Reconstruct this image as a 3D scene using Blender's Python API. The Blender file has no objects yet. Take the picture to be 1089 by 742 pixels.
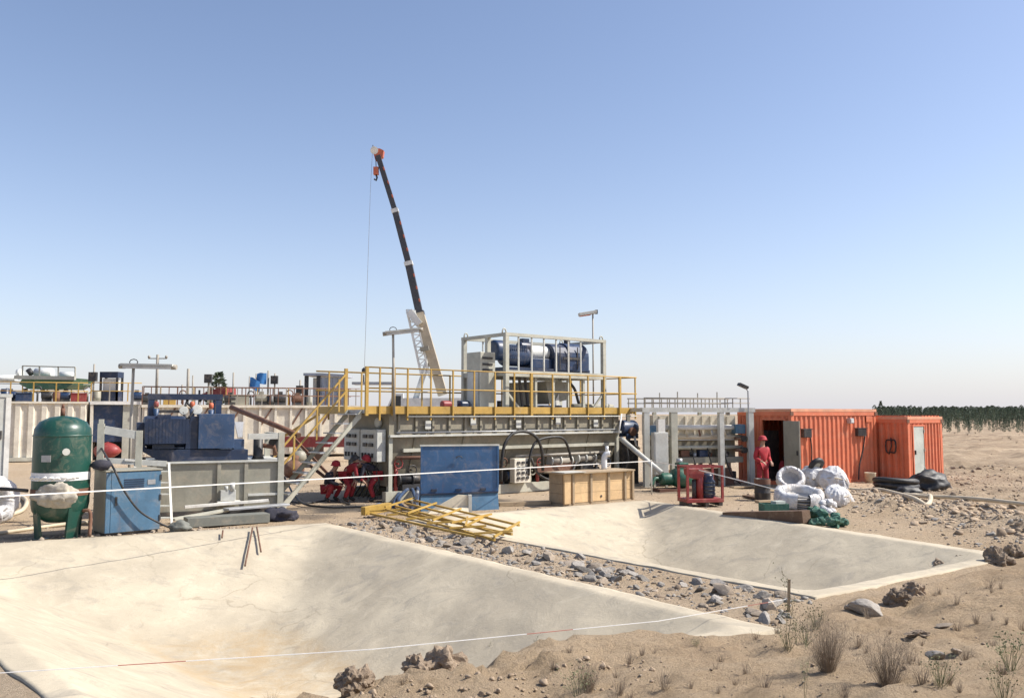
import bpy, bmesh, math, random
import numpy as np
from mathutils import Vector, Matrix, noise as mnoise
random.seed(7); np.random.seed(7)
R = math.radians
scene = bpy.context.scene
COL = scene.collection

# ------------------------------------------------------------------ camera, sky, sun, exposure
F = 900.0; CX = 544.5; CY = 371.0; HOR = 440.0; CAMH = 2.5
PITCH = math.atan((HOR - CY) / F)
cam = bpy.data.cameras.new('camera')
cam_o = bpy.data.objects.new('camera', cam); COL.objects.link(cam_o)
cam.sensor_fit = 'HORIZONTAL'
cam.angle_x = 2 * math.atan(CX / F)
cam.clip_start = 0.1; cam.clip_end = 20000
cam_o.location = (0, 0, CAMH)
cam_o.rotation_euler = (math.pi / 2 + PITCH, 0, 0)
scene.camera = cam_o

SUN_EL = R(47); SUN_AZ = R(89)            # azimuth clockwise from +Y (north): sun to the right, high
sd = Vector((math.sin(SUN_AZ) * math.cos(SUN_EL), math.cos(SUN_AZ) * math.cos(SUN_EL), math.sin(SUN_EL)))
world = bpy.data.worlds.new('World'); scene.world = world
world.use_nodes = True
wn = world.node_tree.nodes; wl = world.node_tree.links
bg = wn['Background']
sky = wn.new('ShaderNodeTexSky'); sky.sky_type = 'NISHITA'; sky.sun_disc = False
sky.sun_elevation = SUN_EL; sky.sun_rotation = SUN_AZ
sky.air_density = 1.0; sky.dust_density = 2.0; sky.ozone_density = 1.0; sky.altitude = 900
# dusty summer air: a faint violet tint and a pale band towards the horizon, the same all round
tint = wn.new('ShaderNodeMix'); tint.data_type = 'RGBA'; tint.blend_type = 'MULTIPLY'; tint.inputs[0].default_value = 1
wl.new(sky.outputs[0], tint.inputs[6]); tint.inputs[7].default_value = (1.06, 1.0, 1.01, 1)
wtc = wn.new('ShaderNodeTexCoord'); wsx = wn.new('ShaderNodeSeparateXYZ'); wl.new(wtc.outputs['Generated'], wsx.inputs[0])
wab = wn.new('ShaderNodeMath'); wab.operation = 'MAXIMUM'; wab.inputs[1].default_value = 0.0; wl.new(wsx.outputs['Z'], wab.inputs[0])
wsc = wn.new('ShaderNodeMath'); wsc.operation = 'MULTIPLY'; wsc.inputs[1].default_value = -9.0; wl.new(wab.outputs[0], wsc.inputs[0])
wex = wn.new('ShaderNodeMath'); wex.operation = 'EXPONENT'; wl.new(wsc.outputs[0], wex.inputs[0])
wfa = wn.new('ShaderNodeMath'); wfa.operation = 'MULTIPLY'; wfa.inputs[1].default_value = 0.85; wl.new(wex.outputs[0], wfa.inputs[0])
hz = wn.new('ShaderNodeMix'); hz.data_type = 'RGBA'
wl.new(wfa.outputs[0], hz.inputs[0]); wl.new(tint.outputs[2], hz.inputs[6]); hz.inputs[7].default_value = (4.0, 4.03, 4.45, 1)
wl.new(hz.outputs[2], bg.inputs['Color']); bg.inputs['Strength'].default_value = 0.127
sun = bpy.data.lights.new('sun', 'SUN'); sun.energy = 4.8; sun.angle = R(0.5); sun.color = (1.0, 0.95, 0.87)
sun_o = bpy.data.objects.new('sun', sun); COL.objects.link(sun_o)
sun_o.rotation_euler = (-sd).to_track_quat('-Z', 'Y').to_euler()
scene.view_settings.view_transform = 'Standard'; scene.view_settings.look = 'None'
scene.view_settings.exposure = 0.54; scene.view_settings.gamma = 1.0

def P(px, py, Y):
    dx = (px - CX) / F; dy = (CY - py) / F
    d = (dx, math.cos(PITCH) - dy * math.sin(PITCH), math.sin(PITCH) + dy * math.cos(PITCH))
    t = Y / d[1]
    return Vector((t * dx, Y, CAMH + t * d[2]))
def G(px, py, z=0.0):
    dx = (px - CX) / F; dy = (CY - py) / F
    d = (dx, math.cos(PITCH) - dy * math.sin(PITCH), math.sin(PITCH) + dy * math.cos(PITCH))
    t = (z - CAMH) / d[2]
    return Vector((t * dx, t * d[1], z))

# ------------------------------------------------------------------ materials
MATS = {}
def _mix(nt, fac, a, b, blend='MIX'):
    m = nt.nodes.new('ShaderNodeMix'); m.data_type = 'RGBA'; m.blend_type = blend
    for sock, val in ((m.inputs[0], fac), (m.inputs[6], a), (m.inputs[7], b)):
        if isinstance(val, (int, float)): sock.default_value = val
        elif isinstance(val, tuple): sock.default_value = (*val[:3], 1)
        else: nt.links.new(val, sock)
    return m.outputs[2]
def _noise(nt, vec, scale, detail=5, rough=0.6, dist=0.0):
    n = nt.nodes.new('ShaderNodeTexNoise')
    n.inputs['Scale'].default_value = scale; n.inputs['Detail'].default_value = detail
    n.inputs['Roughness'].default_value = rough; n.inputs['Distortion'].default_value = dist
    nt.links.new(vec, n.inputs['Vector']); return n.outputs['Fac']
def _ramp(nt, fac, lo, hi, v0=0.0, v1=1.0):
    r = nt.nodes.new('ShaderNodeMapRange'); r.clamp = True
    r.inputs[1].default_value = lo; r.inputs[2].default_value = hi
    r.inputs[3].default_value = v0; r.inputs[4].default_value = v1
    nt.links.new(fac, r.inputs[0]); return r.outputs[0]
def _bump(nt, h, strength, dist, bsdf):
    b = nt.nodes.new('ShaderNodeBump'); b.inputs['Strength'].default_value = strength
    b.inputs['Distance'].default_value = dist
    nt.links.new(h, b.inputs['Height']); nt.links.new(b.outputs[0], bsdf.inputs['Normal'])
def new_mat(name):
    m = bpy.data.materials.new(name); m.use_nodes = True
    nt = m.node_tree; b = nt.nodes['Principled BSDF']
    tc = nt.nodes.new('ShaderNodeTexCoord')
    MATS[name] = m
    return m, nt, b, tc
def paint(name, col, rough=0.5, metal=0.0, dust=0.3, rust=0.0, scale=1.0, var=0.25, dustcol=(.46, .36, .25)):
    m, nt, b, tc = new_mat(name)
    v = tc.outputs['Object']
    n1 = _noise(nt, v, 1.7 * scale, 6, .65, .4)
    n2 = _noise(nt, v, 14 * scale, 4, .7)
    dark = tuple(c * (1 - var) for c in col); lite = tuple(min(1, c * (1 + var * .6)) for c in col)
    c = _mix(nt, _ramp(nt, n1, .3, .7), dark, lite)
    f = _ramp(nt, _noise(nt, v, 3.1 * scale, 8, .75, .8), .5, .72, 0, dust)
    c = _mix(nt, f, c, dustcol)
    if rust:
        mp = nt.nodes.new('ShaderNodeMapping'); mp.inputs['Scale'].default_value = (2.2, 2.2, .35)
        nt.links.new(v, mp.inputs[0])
        rf = _ramp(nt, _noise(nt, mp.outputs[0], 2.5 * scale, 7, .7, .3), .58, .7, 0, rust)
        c = _mix(nt, rf, c, (.2, .075, .025))
    c = _mix(nt, _ramp(nt, n2, .35, .8, 0, .16), c, (.03, .028, .025))
    nt.links.new(c, b.inputs['Base Color'])
    nt.links.new(_ramp(nt, n1, .2, .8, max(.05, rough - .12), min(1, rough + .15)), b.inputs['Roughness'])
    b.inputs['Metallic'].default_value = metal
    _bump(nt, n2, .12, .01, b)
    return m

paint('cream_paint', (.70, .64, .52), .6, 0, .35, .35)
paint('white_paint', (.72, .70, .64), .5, 0, .3, .3)
paint('pale_grey', (.55, .55, .50), .5, 0, .35, .1)
paint('frame_grey', (.46, .45, .37), .5, 0, .35, .12)
paint('olive_grey', (.30, .285, .225), .55, 0, .4, .12)
paint('tank_grey', (.25, .225, .165), .55, 0, .5, .35)
paint('dark_steel', (.045, .044, .045), .5, .2, .35, .1)
paint('black_rubber', (.02, .02, .021), .55, 0, .22)
paint('yellow_paint', (.46, .285, .06), .5, 0, .3, .12)
paint('navy_paint', (.014, .028, .065), .4, 0, .2)
paint('slate_blue', (.03, .066, .14), .45, 0, .25)
paint('motor_blue', (.014, .036, .09), .4, 0, .2)
paint('cabinet_blue', (.07, .155, .245), .45, 0, .3, .2)
paint('panel_blue', (.032, .10, .225), .45, 0, .3, .22)
paint('green_tank', (.008, .06, .043), .36, 0, .3, .12)
paint('pump_green', (.015, .105, .065), .45, 0, .3)
paint('rig_green', (.05, .14, .075), .5, 0, .3, .1)
paint('red_paint', (.27, .033, .03), .5, 0, .3, .05)
paint('orange_container', (.66, .18, .085), .55, 0, .3, .28, var=.16)
paint('yellow_dirty', (.42, .265, .05), .65, 0, .35, .3)
paint('orange_roof', (.72, .34, .2), .6, 0, .5)
paint('door_grey', (.50, .53, .47), .5, 0, .2)
paint('wood', (.64, .44, .23), .75, 0, .2, 0, 1.3)
paint('wood_grey', (.36, .27, .17), .8, 0, .35, 0, 1.3)
paint('wood_dark', (.13, .075, .045), .8, 0, .3)
paint('beige_sheet', (.62, .55, .42), .7, 0, .2)
paint('crane_tan', (.47, .40, .29), .5, 0, .2)
paint('crane_white', (.70, .71, .68), .45, 0, .1)
paint('boom_dark', (.055, .055, .062), .45, .1, .08)
paint('hook_orange', (.52, .13, .06), .5, 0, .1)
paint('red_cloth', (.30, .018, .028), .85, 0, .16, 0, 3)
paint('red_bright', (.40, .022, .032), .8, 0, .1, 0, 3)
paint('dark_cloth', (.03, .03, .045), .9, 0, .12, 0, 3)
paint('skin', (.42, .24, .16), .6, 0, .05, 0, 5, .1)
paint('boot', (.03, .026, .022), .6, 0, .4)
paint('glass_dark', (.02, .025, .03), .15, 0, .1)
paint('lamp_glass', (.55, .55, .53), .3, 0, .2)
paint('plastic_white', (.74, .74, .73), .4, 0, .18, 0, 2, .12)
paint('hose_cream', (.58, .49, .35), .7, 0, .4)
paint('flag_blue', (.05, .20, .48), .8, 0, .0)
paint('galv', (.42, .43, .44), .4, .4, .25)
paint('tape_white', (.82, .80, .76), .5, 0, .05, 0, 1, .05)
paint('tape_red', (.45, .16, .12), .5, 0, .05, 0, 1, .1)
paint('net_green', (.045, .14, .10), .8, 0, .3, 0, 4)
paint('rusty', (.16, .075, .045), .8, 0, .4)
paint('asphalt_grey', (.17, .175, .15), .7, 0, .4)
paint('far_metal', (.33, .30, .25), .6, 0, .3, .3)
paint('shed_blue_grey', (.36, .39, .44), .5, 0, .25)

paint('film_grey', (.42, .40, .37), .4, 0, .5, 0, 2)
paint('cloth_grey', (.42, .38, .31), .9, 0, .3, 0, 3)

paint('hose_dusty', (.27, .26, .25), .7, 0, .5, 0, 3)

def plastic_wrap():
    m, nt, b, tc = new_mat('wrap')
    v = tc.outputs['Object']
    n = _noise(nt, v, 5, 6, .7, 1.5)
    c = _mix(nt, _ramp(nt, n, .35, .65), (.50, .50, .51), (.72, .71, .69))
    c = _mix(nt, _ramp(nt, _noise(nt, v, 2.2, 4, .6), .48, .68, 0, .6), c, (.40, .32, .24))
    nt.links.new(c, b.inputs['Base Color']); b.inputs['Roughness'].default_value = .32
    _bump(nt, n, .7, .06, b)
plastic_wrap()

def ground_mat():
    m, nt, b, tc = new_mat('ground_soil')
    v = tc.outputs['Object']
    big = _noise(nt, v, .12, 6, .6, .6)
    mid = _noise(nt, v, .9, 8, .7, .5)
    fine = _noise(nt, v, 11, 8, .75)
    grit = _noise(nt, v, 60, 4, .8)
    c = _mix(nt, _ramp(nt, big, .35, .66), (.395, .285, .178), (.53, .40, .262))
    c = _mix(nt, _ramp(nt, mid, .42, .7, 0, .6), c, (.46, .36, .25))
    c = _mix(nt, _ramp(nt, mid, .44, .28, 0, .5), c, (.27, .195, .13))
    c = _mix(nt, _ramp(nt, fine, .48, .34, 0, .5), c, (.22, .16, .105))
    c = _mix(nt, _ramp(nt, grit, .58, .72, 0, .5), c, (.52, .44, .34))
    c = _mix(nt, _ramp(nt, grit, .42, .3, 0, .55), c, (.12, .09, .065))
    c = _mix(nt, _ramp(nt, _noise(nt, v, 3.3, 9, .8, 1.2), .56, .72, 0, .4), c, (.24, .18, .118))
    at = nt.nodes.new('ShaderNodeAttribute'); at.attribute_name = 'yard'
    pale = _mix(nt, _ramp(nt, fine, .3, .7), (.40, .31, .215), (.54, .43, .31))
    at3 = nt.nodes.new('ShaderNodeAttribute'); at3.attribute_name = 'field'
    mp = nt.nodes.new('ShaderNodeMapping'); mp.inputs['Scale'].default_value = (.16, .5, 1); mp.inputs['Rotation'].default_value = (0, 0, R(8)); nt.links.new(v, mp.inputs[0])
    fs_ = _noise(nt, mp.outputs[0], .9, 8, .72, .7)
    fcol = _mix(nt, _ramp(nt, fs_, .38, .62), (.22, .16, .108), (.46, .355, .245))
    fm = nt.nodes.new('ShaderNodeMath'); fm.operation = 'MULTIPLY'; nt.links.new(at3.outputs['Fac'], fm.inputs[0]); fm.inputs[1].default_value = .85
    c = _mix(nt, fm.outputs[0], c, fcol)
    c = _mix(nt, at.outputs['Fac'], c, pale)
    at2 = nt.nodes.new('ShaderNodeAttribute'); at2.attribute_name = 'wet_shade'
    c = _mix(nt, at2.outputs['Fac'], c, (.085, .078, .07))  # one dark tone for damp soil and painted shade
    nt.links.new(c, b.inputs['Base Color']); b.inputs['Roughness'].default_value = .95
    b.inputs['Specular IOR Level'].default_value = .15
    add = nt.nodes.new('ShaderNodeMath'); add.operation = 'MULTIPLY_ADD'
    nt.links.new(grit, add.inputs[0]); add.inputs[1].default_value = .35; nt.links.new(fine, add.inputs[2])
    _bump(nt, add.outputs[0], 1.0, .08, b)
ground_mat()

def liner_mat():
    m, nt, b, tc = new_mat('pit_concrete')
    v = tc.outputs['Object']
    big = _noise(nt, v, .45, 7, .62, .8)
    mid = _noise(nt, v, 2.2, 8, .7, .6)
    fine = _noise(nt, v, 22, 6, .7)
    c = _mix(nt, _ramp(nt, big, .34, .66), (.385, .333, .25), (.52, .452, .335))
    c = _mix(nt, _ramp(nt, mid, .54, .74, 0, .5), c, (.60, .53, .405))
    c = _mix(nt, _ramp(nt, mid, .44, .28, 0, .55), c, (.36, .31, .23))
    # smears: stretched noise, grey wash marks
    mp = nt.nodes.new('ShaderNodeMapping'); mp.inputs['Rotation'].default_value = (0, 0, R(40)); mp.inputs['Scale'].default_value = (.8, 1.5, 1.2)
    nt.links.new(v, mp.inputs[0])
    sm = _noise(nt, mp.outputs[0], 1.5, 7, .7, 1.2)
    c = _mix(nt, _ramp(nt, sm, .53, .68, 0, .75), c, (.32, .285, .23))
    # hairline cracks
    dn = nt.nodes.new('ShaderNodeTexNoise'); dn.inputs['Scale'].default_value = 1.3; dn.inputs['Detail'].default_value = 5
    nt.links.new(v, dn.inputs['Vector'])
    mx = nt.nodes.new('ShaderNodeMixRGB'); mx.inputs[0].default_value = .45
    nt.links.new(v, mx.inputs[1]); nt.links.new(dn.outputs['Color'], mx.inputs[2])
    vo = nt.nodes.new('ShaderNodeTexVoronoi'); vo.feature = 'DISTANCE_TO_EDGE'; vo.inputs['Scale'].default_value = .85
    nt.links.new(mx.outputs[0], vo.inputs['Vector'])
    cr = _ramp(nt, vo.outputs['Distance'], 0.001, .010, 1, 0)
    ml = nt.nodes.new('ShaderNodeMath'); ml.operation = 'MULTIPLY'
    nt.links.new(cr, ml.inputs[0]); nt.links.new(_ramp(nt, _noise(nt, v, .7, 3), .5, .62, 0, .36), ml.inputs[1])
    c = _mix(nt, ml.outputs[0], c, (.16, .125, .085))
    # silt tide mark
    at = nt.nodes.new('ShaderNodeAttribute'); at.attribute_name = 'silt'
    m2 = nt.nodes.new('ShaderNodeMath'); m2.operation = 'MULTIPLY'
    nt.links.new(at.outputs['Fac'], m2.inputs[0]); nt.links.new(_ramp(nt, _noise(nt, v, 1.6, 8, .75, .8), .38, .62, 0, .8), m2.inputs[1])
    c = _mix(nt, m2.outputs[0], c, (.40, .29, .165))
    c = _mix(nt, _ramp(nt, fine, .40, .24, 0, .6), c, (.25, .20, .14))
    c = _mix(nt, _ramp(nt, _noise(nt, v, 5.5, 5, .8, 1.5), .62, .72, 0, .55), c, (.25, .21, .16))
    nt.links.new(c, b.inputs['Base Color']); b.inputs['Roughness'].default_value = .88
    b.inputs['Specular IOR Level'].default_value = .2
    ad2 = nt.nodes.new('ShaderNodeMath'); ad2.operation = 'MULTIPLY_ADD'; nt.links.new(fine, ad2.inputs[0]); ad2.inputs[1].default_value = .25; nt.links.new(mid, ad2.inputs[2])
    _bump(nt, ad2.outputs[0], .24, .08, b)
liner_mat()

def simple(name, a, bcol, scale, rough=.9, bump=.5, bd=.03):
    m, nt, b, tc = new_mat(name)
    v = tc.outputs['Object']
    oi = nt.nodes.new('ShaderNodeObjectInfo')
    n = _noise(nt, v, scale, 7, .7, .5)
    c = _mix(nt, _ramp(nt, n, .3, .7), a, bcol)
    hv = nt.nodes.new('ShaderNodeHueSaturation'); nt.links.new(c, hv.inputs['Color'])
    nt.links.new(_ramp(nt, oi.outputs['Random'], 0, 1, .72, 1.3), hv.inputs['Value'])
    nt.links.new(hv.outputs[0], b.inputs['Base Color']); b.inputs['Roughness'].default_value = rough
    _bump(nt, n, bump, bd, b)
simple('stone_grey', (.16, .145, .13), (.33, .30, .26), 6)
simple('stone_tan', (.24, .19, .14), (.38, .31, .235), 6)
simple('clod_soil', (.26, .19, .125), (.46, .35, .24), 9)
simple('clod_dark', (.13, .095, .068), (.29, .22, .15), 9)
simple('dry_stem', (.22, .165, .118), (.36, .285, .20), 8, .9, 0)
simple('weed_green', (.10, .115, .05), (.22, .21, .11), 8, .9, 0)
simple('leaf_dark', (.075, .105, .075), (.14, .18, .115), 1.5, .8, 0)
simple('bark', (.07, .05, .035), (.13, .1, .075), 6)

# ------------------------------------------------------------------ mesh builder
class MB:
    def __init__(s): s.v = []; s.f = []; s.s = []; s.m = []; s.mi = 0
    def _add(s, vs, fs, smooth=False):
        o = len(s.v); s.v += [tuple(x) for x in vs]
        for f in fs: s.f.append(tuple(i + o for i in f)); s.s.append(smooth); s.m.append(s.mi)
        return s
    def box(s, lo, hi):
        x0, y0, z0 = lo; x1, y1, z1 = hi
        vs = [(x0,y0,z0),(x1,y0,z0),(x1,y1,z0),(x0,y1,z0),(x0,y0,z1),(x1,y0,z1),(x1,y1,z1),(x0,y1,z1)]
        return s._add(vs, [(3,2,1,0),(4,5,6,7),(0,1,5,4),(1,2,6,5),(2,3,7,6),(3,0,4,7)])
    def cbox(s, c, size, rz=0, rx=0, ry=0):
        M = Matrix.Translation(c) @ Matrix.Rotation(rz,4,'Z') @ Matrix.Rotation(ry,4,'Y') @ Matrix.Rotation(rx,4,'X')
        h = [d/2 for d in size]
        vs = [M @ Vector((a*h[0],b*h[1],c_*h[2])) for c_ in (-1,1) for a,b in ((-1,-1),(1,-1),(1,1),(-1,1))]
        return s._add(vs, [(3,2,1,0),(4,5,6,7),(0,1,5,4),(1,2,6,5),(2,3,7,6),(3,0,4,7)])
    def bar(s, a, b, w, h=None, up=(0,0,1)):
        a = Vector(a); b = Vector(b); h = h or w
        d = (b-a).normalized(); u = Vector(up)
        if abs(d.dot(u)) > .98: u = Vector((1,0,0)) if abs(d.x) < .9 else Vector((0,1,0))
        x = d.cross(u).normalized(); y = x.cross(d).normalized()
        vs = [p + x*i*w/2 + y*j*h/2 for p in (a,b) for i,j in ((-1,-1),(1,-1),(1,1),(-1,1))]
        return s._add(vs, [(0,1,2,3),(7,6,5,4),(4,5,1,0),(5,6,2,1),(6,7,3,2),(7,4,0,3)])
    def tube(s, pts, r, n=8, caps=True, closed=False):
        pts = [Vector(p) for p in pts]; k = len(pts)
        rs = r if isinstance(r,(list,tuple)) else [r]*k
        ref = None; vs = []
        for i,p in enumerate(pts):
            if closed: d = pts[(i+1)%k]-pts[i-1]
            else: d = pts[min(i+1,k-1)]-pts[max(i-1,0)]
            d.normalize()
            if ref is None:
                ref = Vector((0,0,1)) if abs(d.z) < .9 else Vector((1,0,0))
            x = (ref - d*ref.dot(d)).normalized(); ref = x; y = d.cross(x)
            for j in range(n):
                t = 2*math.pi*j/n; vs.append(p + (x*math.cos(t)+y*math.sin(t))*rs[i])
        fs = []
        for i in range(k if closed else k-1):
            i2 = (i+1)%k
            for j in range(n):
                j2 = (j+1)%n; fs.append((i*n+j,i*n+j2,i2*n+j2,i2*n+j))
        o = len(s.v); s._add(vs, fs, True)
        if caps and not closed:
            s.f.append(tuple(o+j for j in reversed(range(n)))); s.s.append(False); s.m.append(s.mi)
            s.f.append(tuple(o+(k-1)*n+j for j in range(n))); s.s.append(False); s.m.append(s.mi)
        return s
    def lathe(s, prof, n=24, M=None, caps=True):
        M = M or Matrix.Identity(4); vs = []
        for r,z in prof:
            for j in range(n):
                t = 2*math.pi*j/n; vs.append(M @ Vector((r*math.cos(t), r*math.sin(t), z)))
        fs = []
        for i in range(len(prof)-1):
            for j in range(n):
                j2=(j+1)%n; fs.append((i*n+j,i*n+j2,(i+1)*n+j2,(i+1)*n+j))
        o = len(s.v); s._add(vs, fs, True)
        if caps:
            s.f.append(tuple(o+j for j in reversed(range(n)))); s.s.append(False); s.m.append(s.mi)
            s.f.append(tuple(o+(len(prof)-1)*n+j for j in range(n))); s.s.append(False); s.m.append(s.mi)
        return s
    def prism(s, poly, d):
        """poly: list of 3d points (planar), extruded by vector d"""
        k = len(poly); d = Vector(d); p = [Vector(q) for q in poly]
        vs = p + [q+d for q in p]
        fs = [tuple(reversed(range(k))), tuple(range(k,2*k))] + [(i,(i+1)%k,k+(i+1)%k,k+i) for i in range(k)]
        return s._add(vs, fs)
    def corr(s, a, b, z0, z1, pitch, depth, nrm, flat=.32):
        """trapezoid corrugated sheet from a to b (2d), outward nrm (2d), two-skinned"""
        a = Vector((a[0],a[1],0)); b = Vector((b[0],b[1],0)); n = Vector((nrm[0],nrm[1],0))
        L = (b-a).length; d = (b-a)/L; k = max(1, round(L/pitch)); p = L/k
        prof = []
        for i in range(k):
            prof += [(i*p, 0), (i*p+p*flat, 0), (i*p+p*.5, depth), (i*p+p*(.5+flat), depth)]
        prof.append((L, 0))
        vs = []
        for z in (z0, z1):
            for off in (0, -.03):
                vs += [a+d*t+n*(o+off-depth)+Vector((0,0,z)) for t,o in prof]
        m = len(prof); fs = []
        for i in range(m-1):
            fs.append((i,i+1,2*m+i+1,2*m+i)); fs.append((m+i+1,m+i,3*m+i,3*m+i+1))
            fs.append((2*m+i,2*m+i+1,3*m+i+1,3*m+i)); fs.append((i+1,i,m+i,m+i+1))
        fs.append((0,2*m,3*m,m)); fs.append((m-1,2*m-1,4*m-1,3*m-1))
        return s._add(vs, fs)
    def blob(s, c, r, sub=2, amp=.25, freq=1.5, seed=0, flat=0.0, smooth=True):
        bm = bmesh.new(); bmesh.ops.create_icosphere(bm, subdivisions=sub, radius=1)
        vs = []
        r = r if isinstance(r,(tuple,list)) else (r,r,r)
        for q in bm.verts:
            p = q.co.copy(); k = 1 + amp*mnoise.noise(p*freq + Vector((seed*7.3,seed*3.1,seed*1.7)))
            k += amp*.45*mnoise.noise(p*freq*2.7 + Vector((seed*2.3,9,seed)))
            p *= k
            vs.append((c[0]+p.x*r[0], c[1]+p.y*r[1], c[2]+max(p.z,-1+flat)*r[2]))
        fs = [tuple(x.index for x in f.verts) for f in bm.faces]; bm.free()
        return s._add(vs, fs, smooth)
    def mesh(s, name, mats):
        me = bpy.data.meshes.new(name); me.from_pydata(s.v, [], s.f)
        for m in (mats if isinstance(mats,(list,tuple)) else [mats]): me.materials.append(MATS[m])
        me.polygons.foreach_set('use_smooth', s.s); me.polygons.foreach_set('material_index', s.m)
        bm = bmesh.new(); bm.from_mesh(me); bmesh.ops.recalc_face_normals(bm, faces=bm.faces); bm.to_mesh(me); bm.free()
        me.update(); return me
    def build(s, name, mats, parent=None, bevel=0, seg=2, loc=None, rz=0):
        o = bpy.data.objects.new(name, s.mesh(name, mats)); COL.objects.link(o)
        if parent: o.parent = parent
        if loc is not None: o.location = loc
        if rz: o.rotation_euler = (0,0,rz)
        if bevel:
            b = o.modifiers.new('bevel','BEVEL'); b.width = bevel; b.segments = seg; b.limit_method = 'ANGLE'
        return o
def tag(o, label=None, cat=None, group=None, kind=None):
    if label: o['label'] = label
    if cat: o['category'] = cat
    if group: o['group'] = group
    if kind: o['kind'] = kind
    return o
def thing(name, label, cat, loc=(0,0,0), rz=0, group=None):
    o = bpy.data.objects.new(name, None); COL.objects.link(o)
    o.empty_display_size = .2; o.location = loc; o.rotation_euler = (0,0,rz)
    return tag(o, label, cat, group)
def inst(o, parent=None, loc=None, rot=None, scale=None, label=None):
    c = o.copy(); COL.objects.link(c); c.parent = parent
    if loc is not None: c.location = loc
    if rot is not None: c.rotation_euler = rot
    if scale is not None: c.scale = scale
    if label: c['label'] = label
    return c
def ref(name, mb, mats):            # one shared mesh, used by several objects
    return mb.mesh(name, mats)
def put(name, me, parent=None, loc=(0,0,0), rot=(0,0,0), scale=(1,1,1)):
    o = bpy.data.objects.new(name, me); COL.objects.link(o); o.parent = parent
    o.location = loc; o.rotation_euler = rot; o.scale = scale
    return o
def smooth_path(pts, k=6):
    pts = [Vector(p) for p in pts]; out = []
    q = [pts[0]*2-pts[1]] + pts + [pts[-1]*2-pts[-2]]
    for i in range(1, len(q)-2):
        for j in range(k):
            t = j/k; a,b,c,d = q[i-1:i+3]
            out.append(.5*((2*b)+(c-a)*t+(2*a-5*b+4*c-d)*t*t+(3*b-a-3*c+d)*t**3))
    out.append(pts[-1]); return out

# ------------------------------------------------------------------ terrain
PIT1 = [(-11.3,15.5), (-4.2,19.4), (3.05,9.9), (-2.95,6.3)]      # back left, back right, front right, front left
PIT2 = [(-2.65,19.9), (3.8,24.45), (8.75,14.85), (4.05,11.55)]
DEPTH = 1.3
def hash2(ix, iy, seed):
    h = (ix*374761393 + iy*668265263 + seed*974634777) & 0xffffffff
    h = ((h ^ (h >> 13)) * 1274126177) & 0xffffffff
    return ((h ^ (h >> 16)) & 0xffff) / 65535.0
def vnoise(x, y, seed=0):
    ix = np.floor(x).astype(np.int64); iy = np.floor(y).astype(np.int64)
    fx = x-ix; fy = y-iy; fx = fx*fx*fx*(fx*(fx*6-15)+10); fy = fy*fy*fy*(fy*(fy*6-15)+10)
    a=hash2(ix,iy,seed); b=hash2(ix+1,iy,seed); c=hash2(ix,iy+1,seed); d=hash2(ix+1,iy+1,seed)
    return (a+(b-a)*fx)*(1-fy)+(c+(d-c)*fx)*fy
def fbm(x, y, oct=4, seed=0, gain=.5):
    s = 0; a = 1; t = 0
    for i in range(oct):
        s = s+a*(vnoise(x,y,seed+i)-.5); t += a; a *= gain; x = x*2.03+11.7; y = y*2.03-5.3
    return s/t*2
def sstep(a, b, x):
    t = np.clip((x-a)/(b-a), 0, 1); return t*t*(3-2*t)
def edge_dists(quad, x, y):
    """inward distances to the four edges (quad wound so that inside is to the right)"""
    out = []
    for i in range(4):
        ax,ay = quad[i]; bx,by = quad[(i+1)%4]
        L = math.hypot(bx-ax, by-ay); nx, ny = (by-ay)/L, -(bx-ax)/L
        out.append((x-ax)*nx + (y-ay)*ny)
    return out
def pit_depth(quad, x, y, widths, depth=DEPTH, rim=.28):
    ds = edge_dists(quad, x, y)
    fr = [np.clip((d-rim)/w, 0, 1.15) for d,w in zip(ds, widths)]
    k = 17.0
    m = -np.log(sum(np.exp(-k*np.minimum(f,1.15)) for f in fr)+np.exp(-k*1.0))/k
    m0 = -np.log(4*np.exp(-k*1.15)+np.exp(-k))/k
    return -depth*np.clip(m/m0, 0, 1)
W1 = (4.6, 2.7, 3.0, 2.8); W2 = (3.4, 2.7, 3.0, 2.4)
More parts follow.
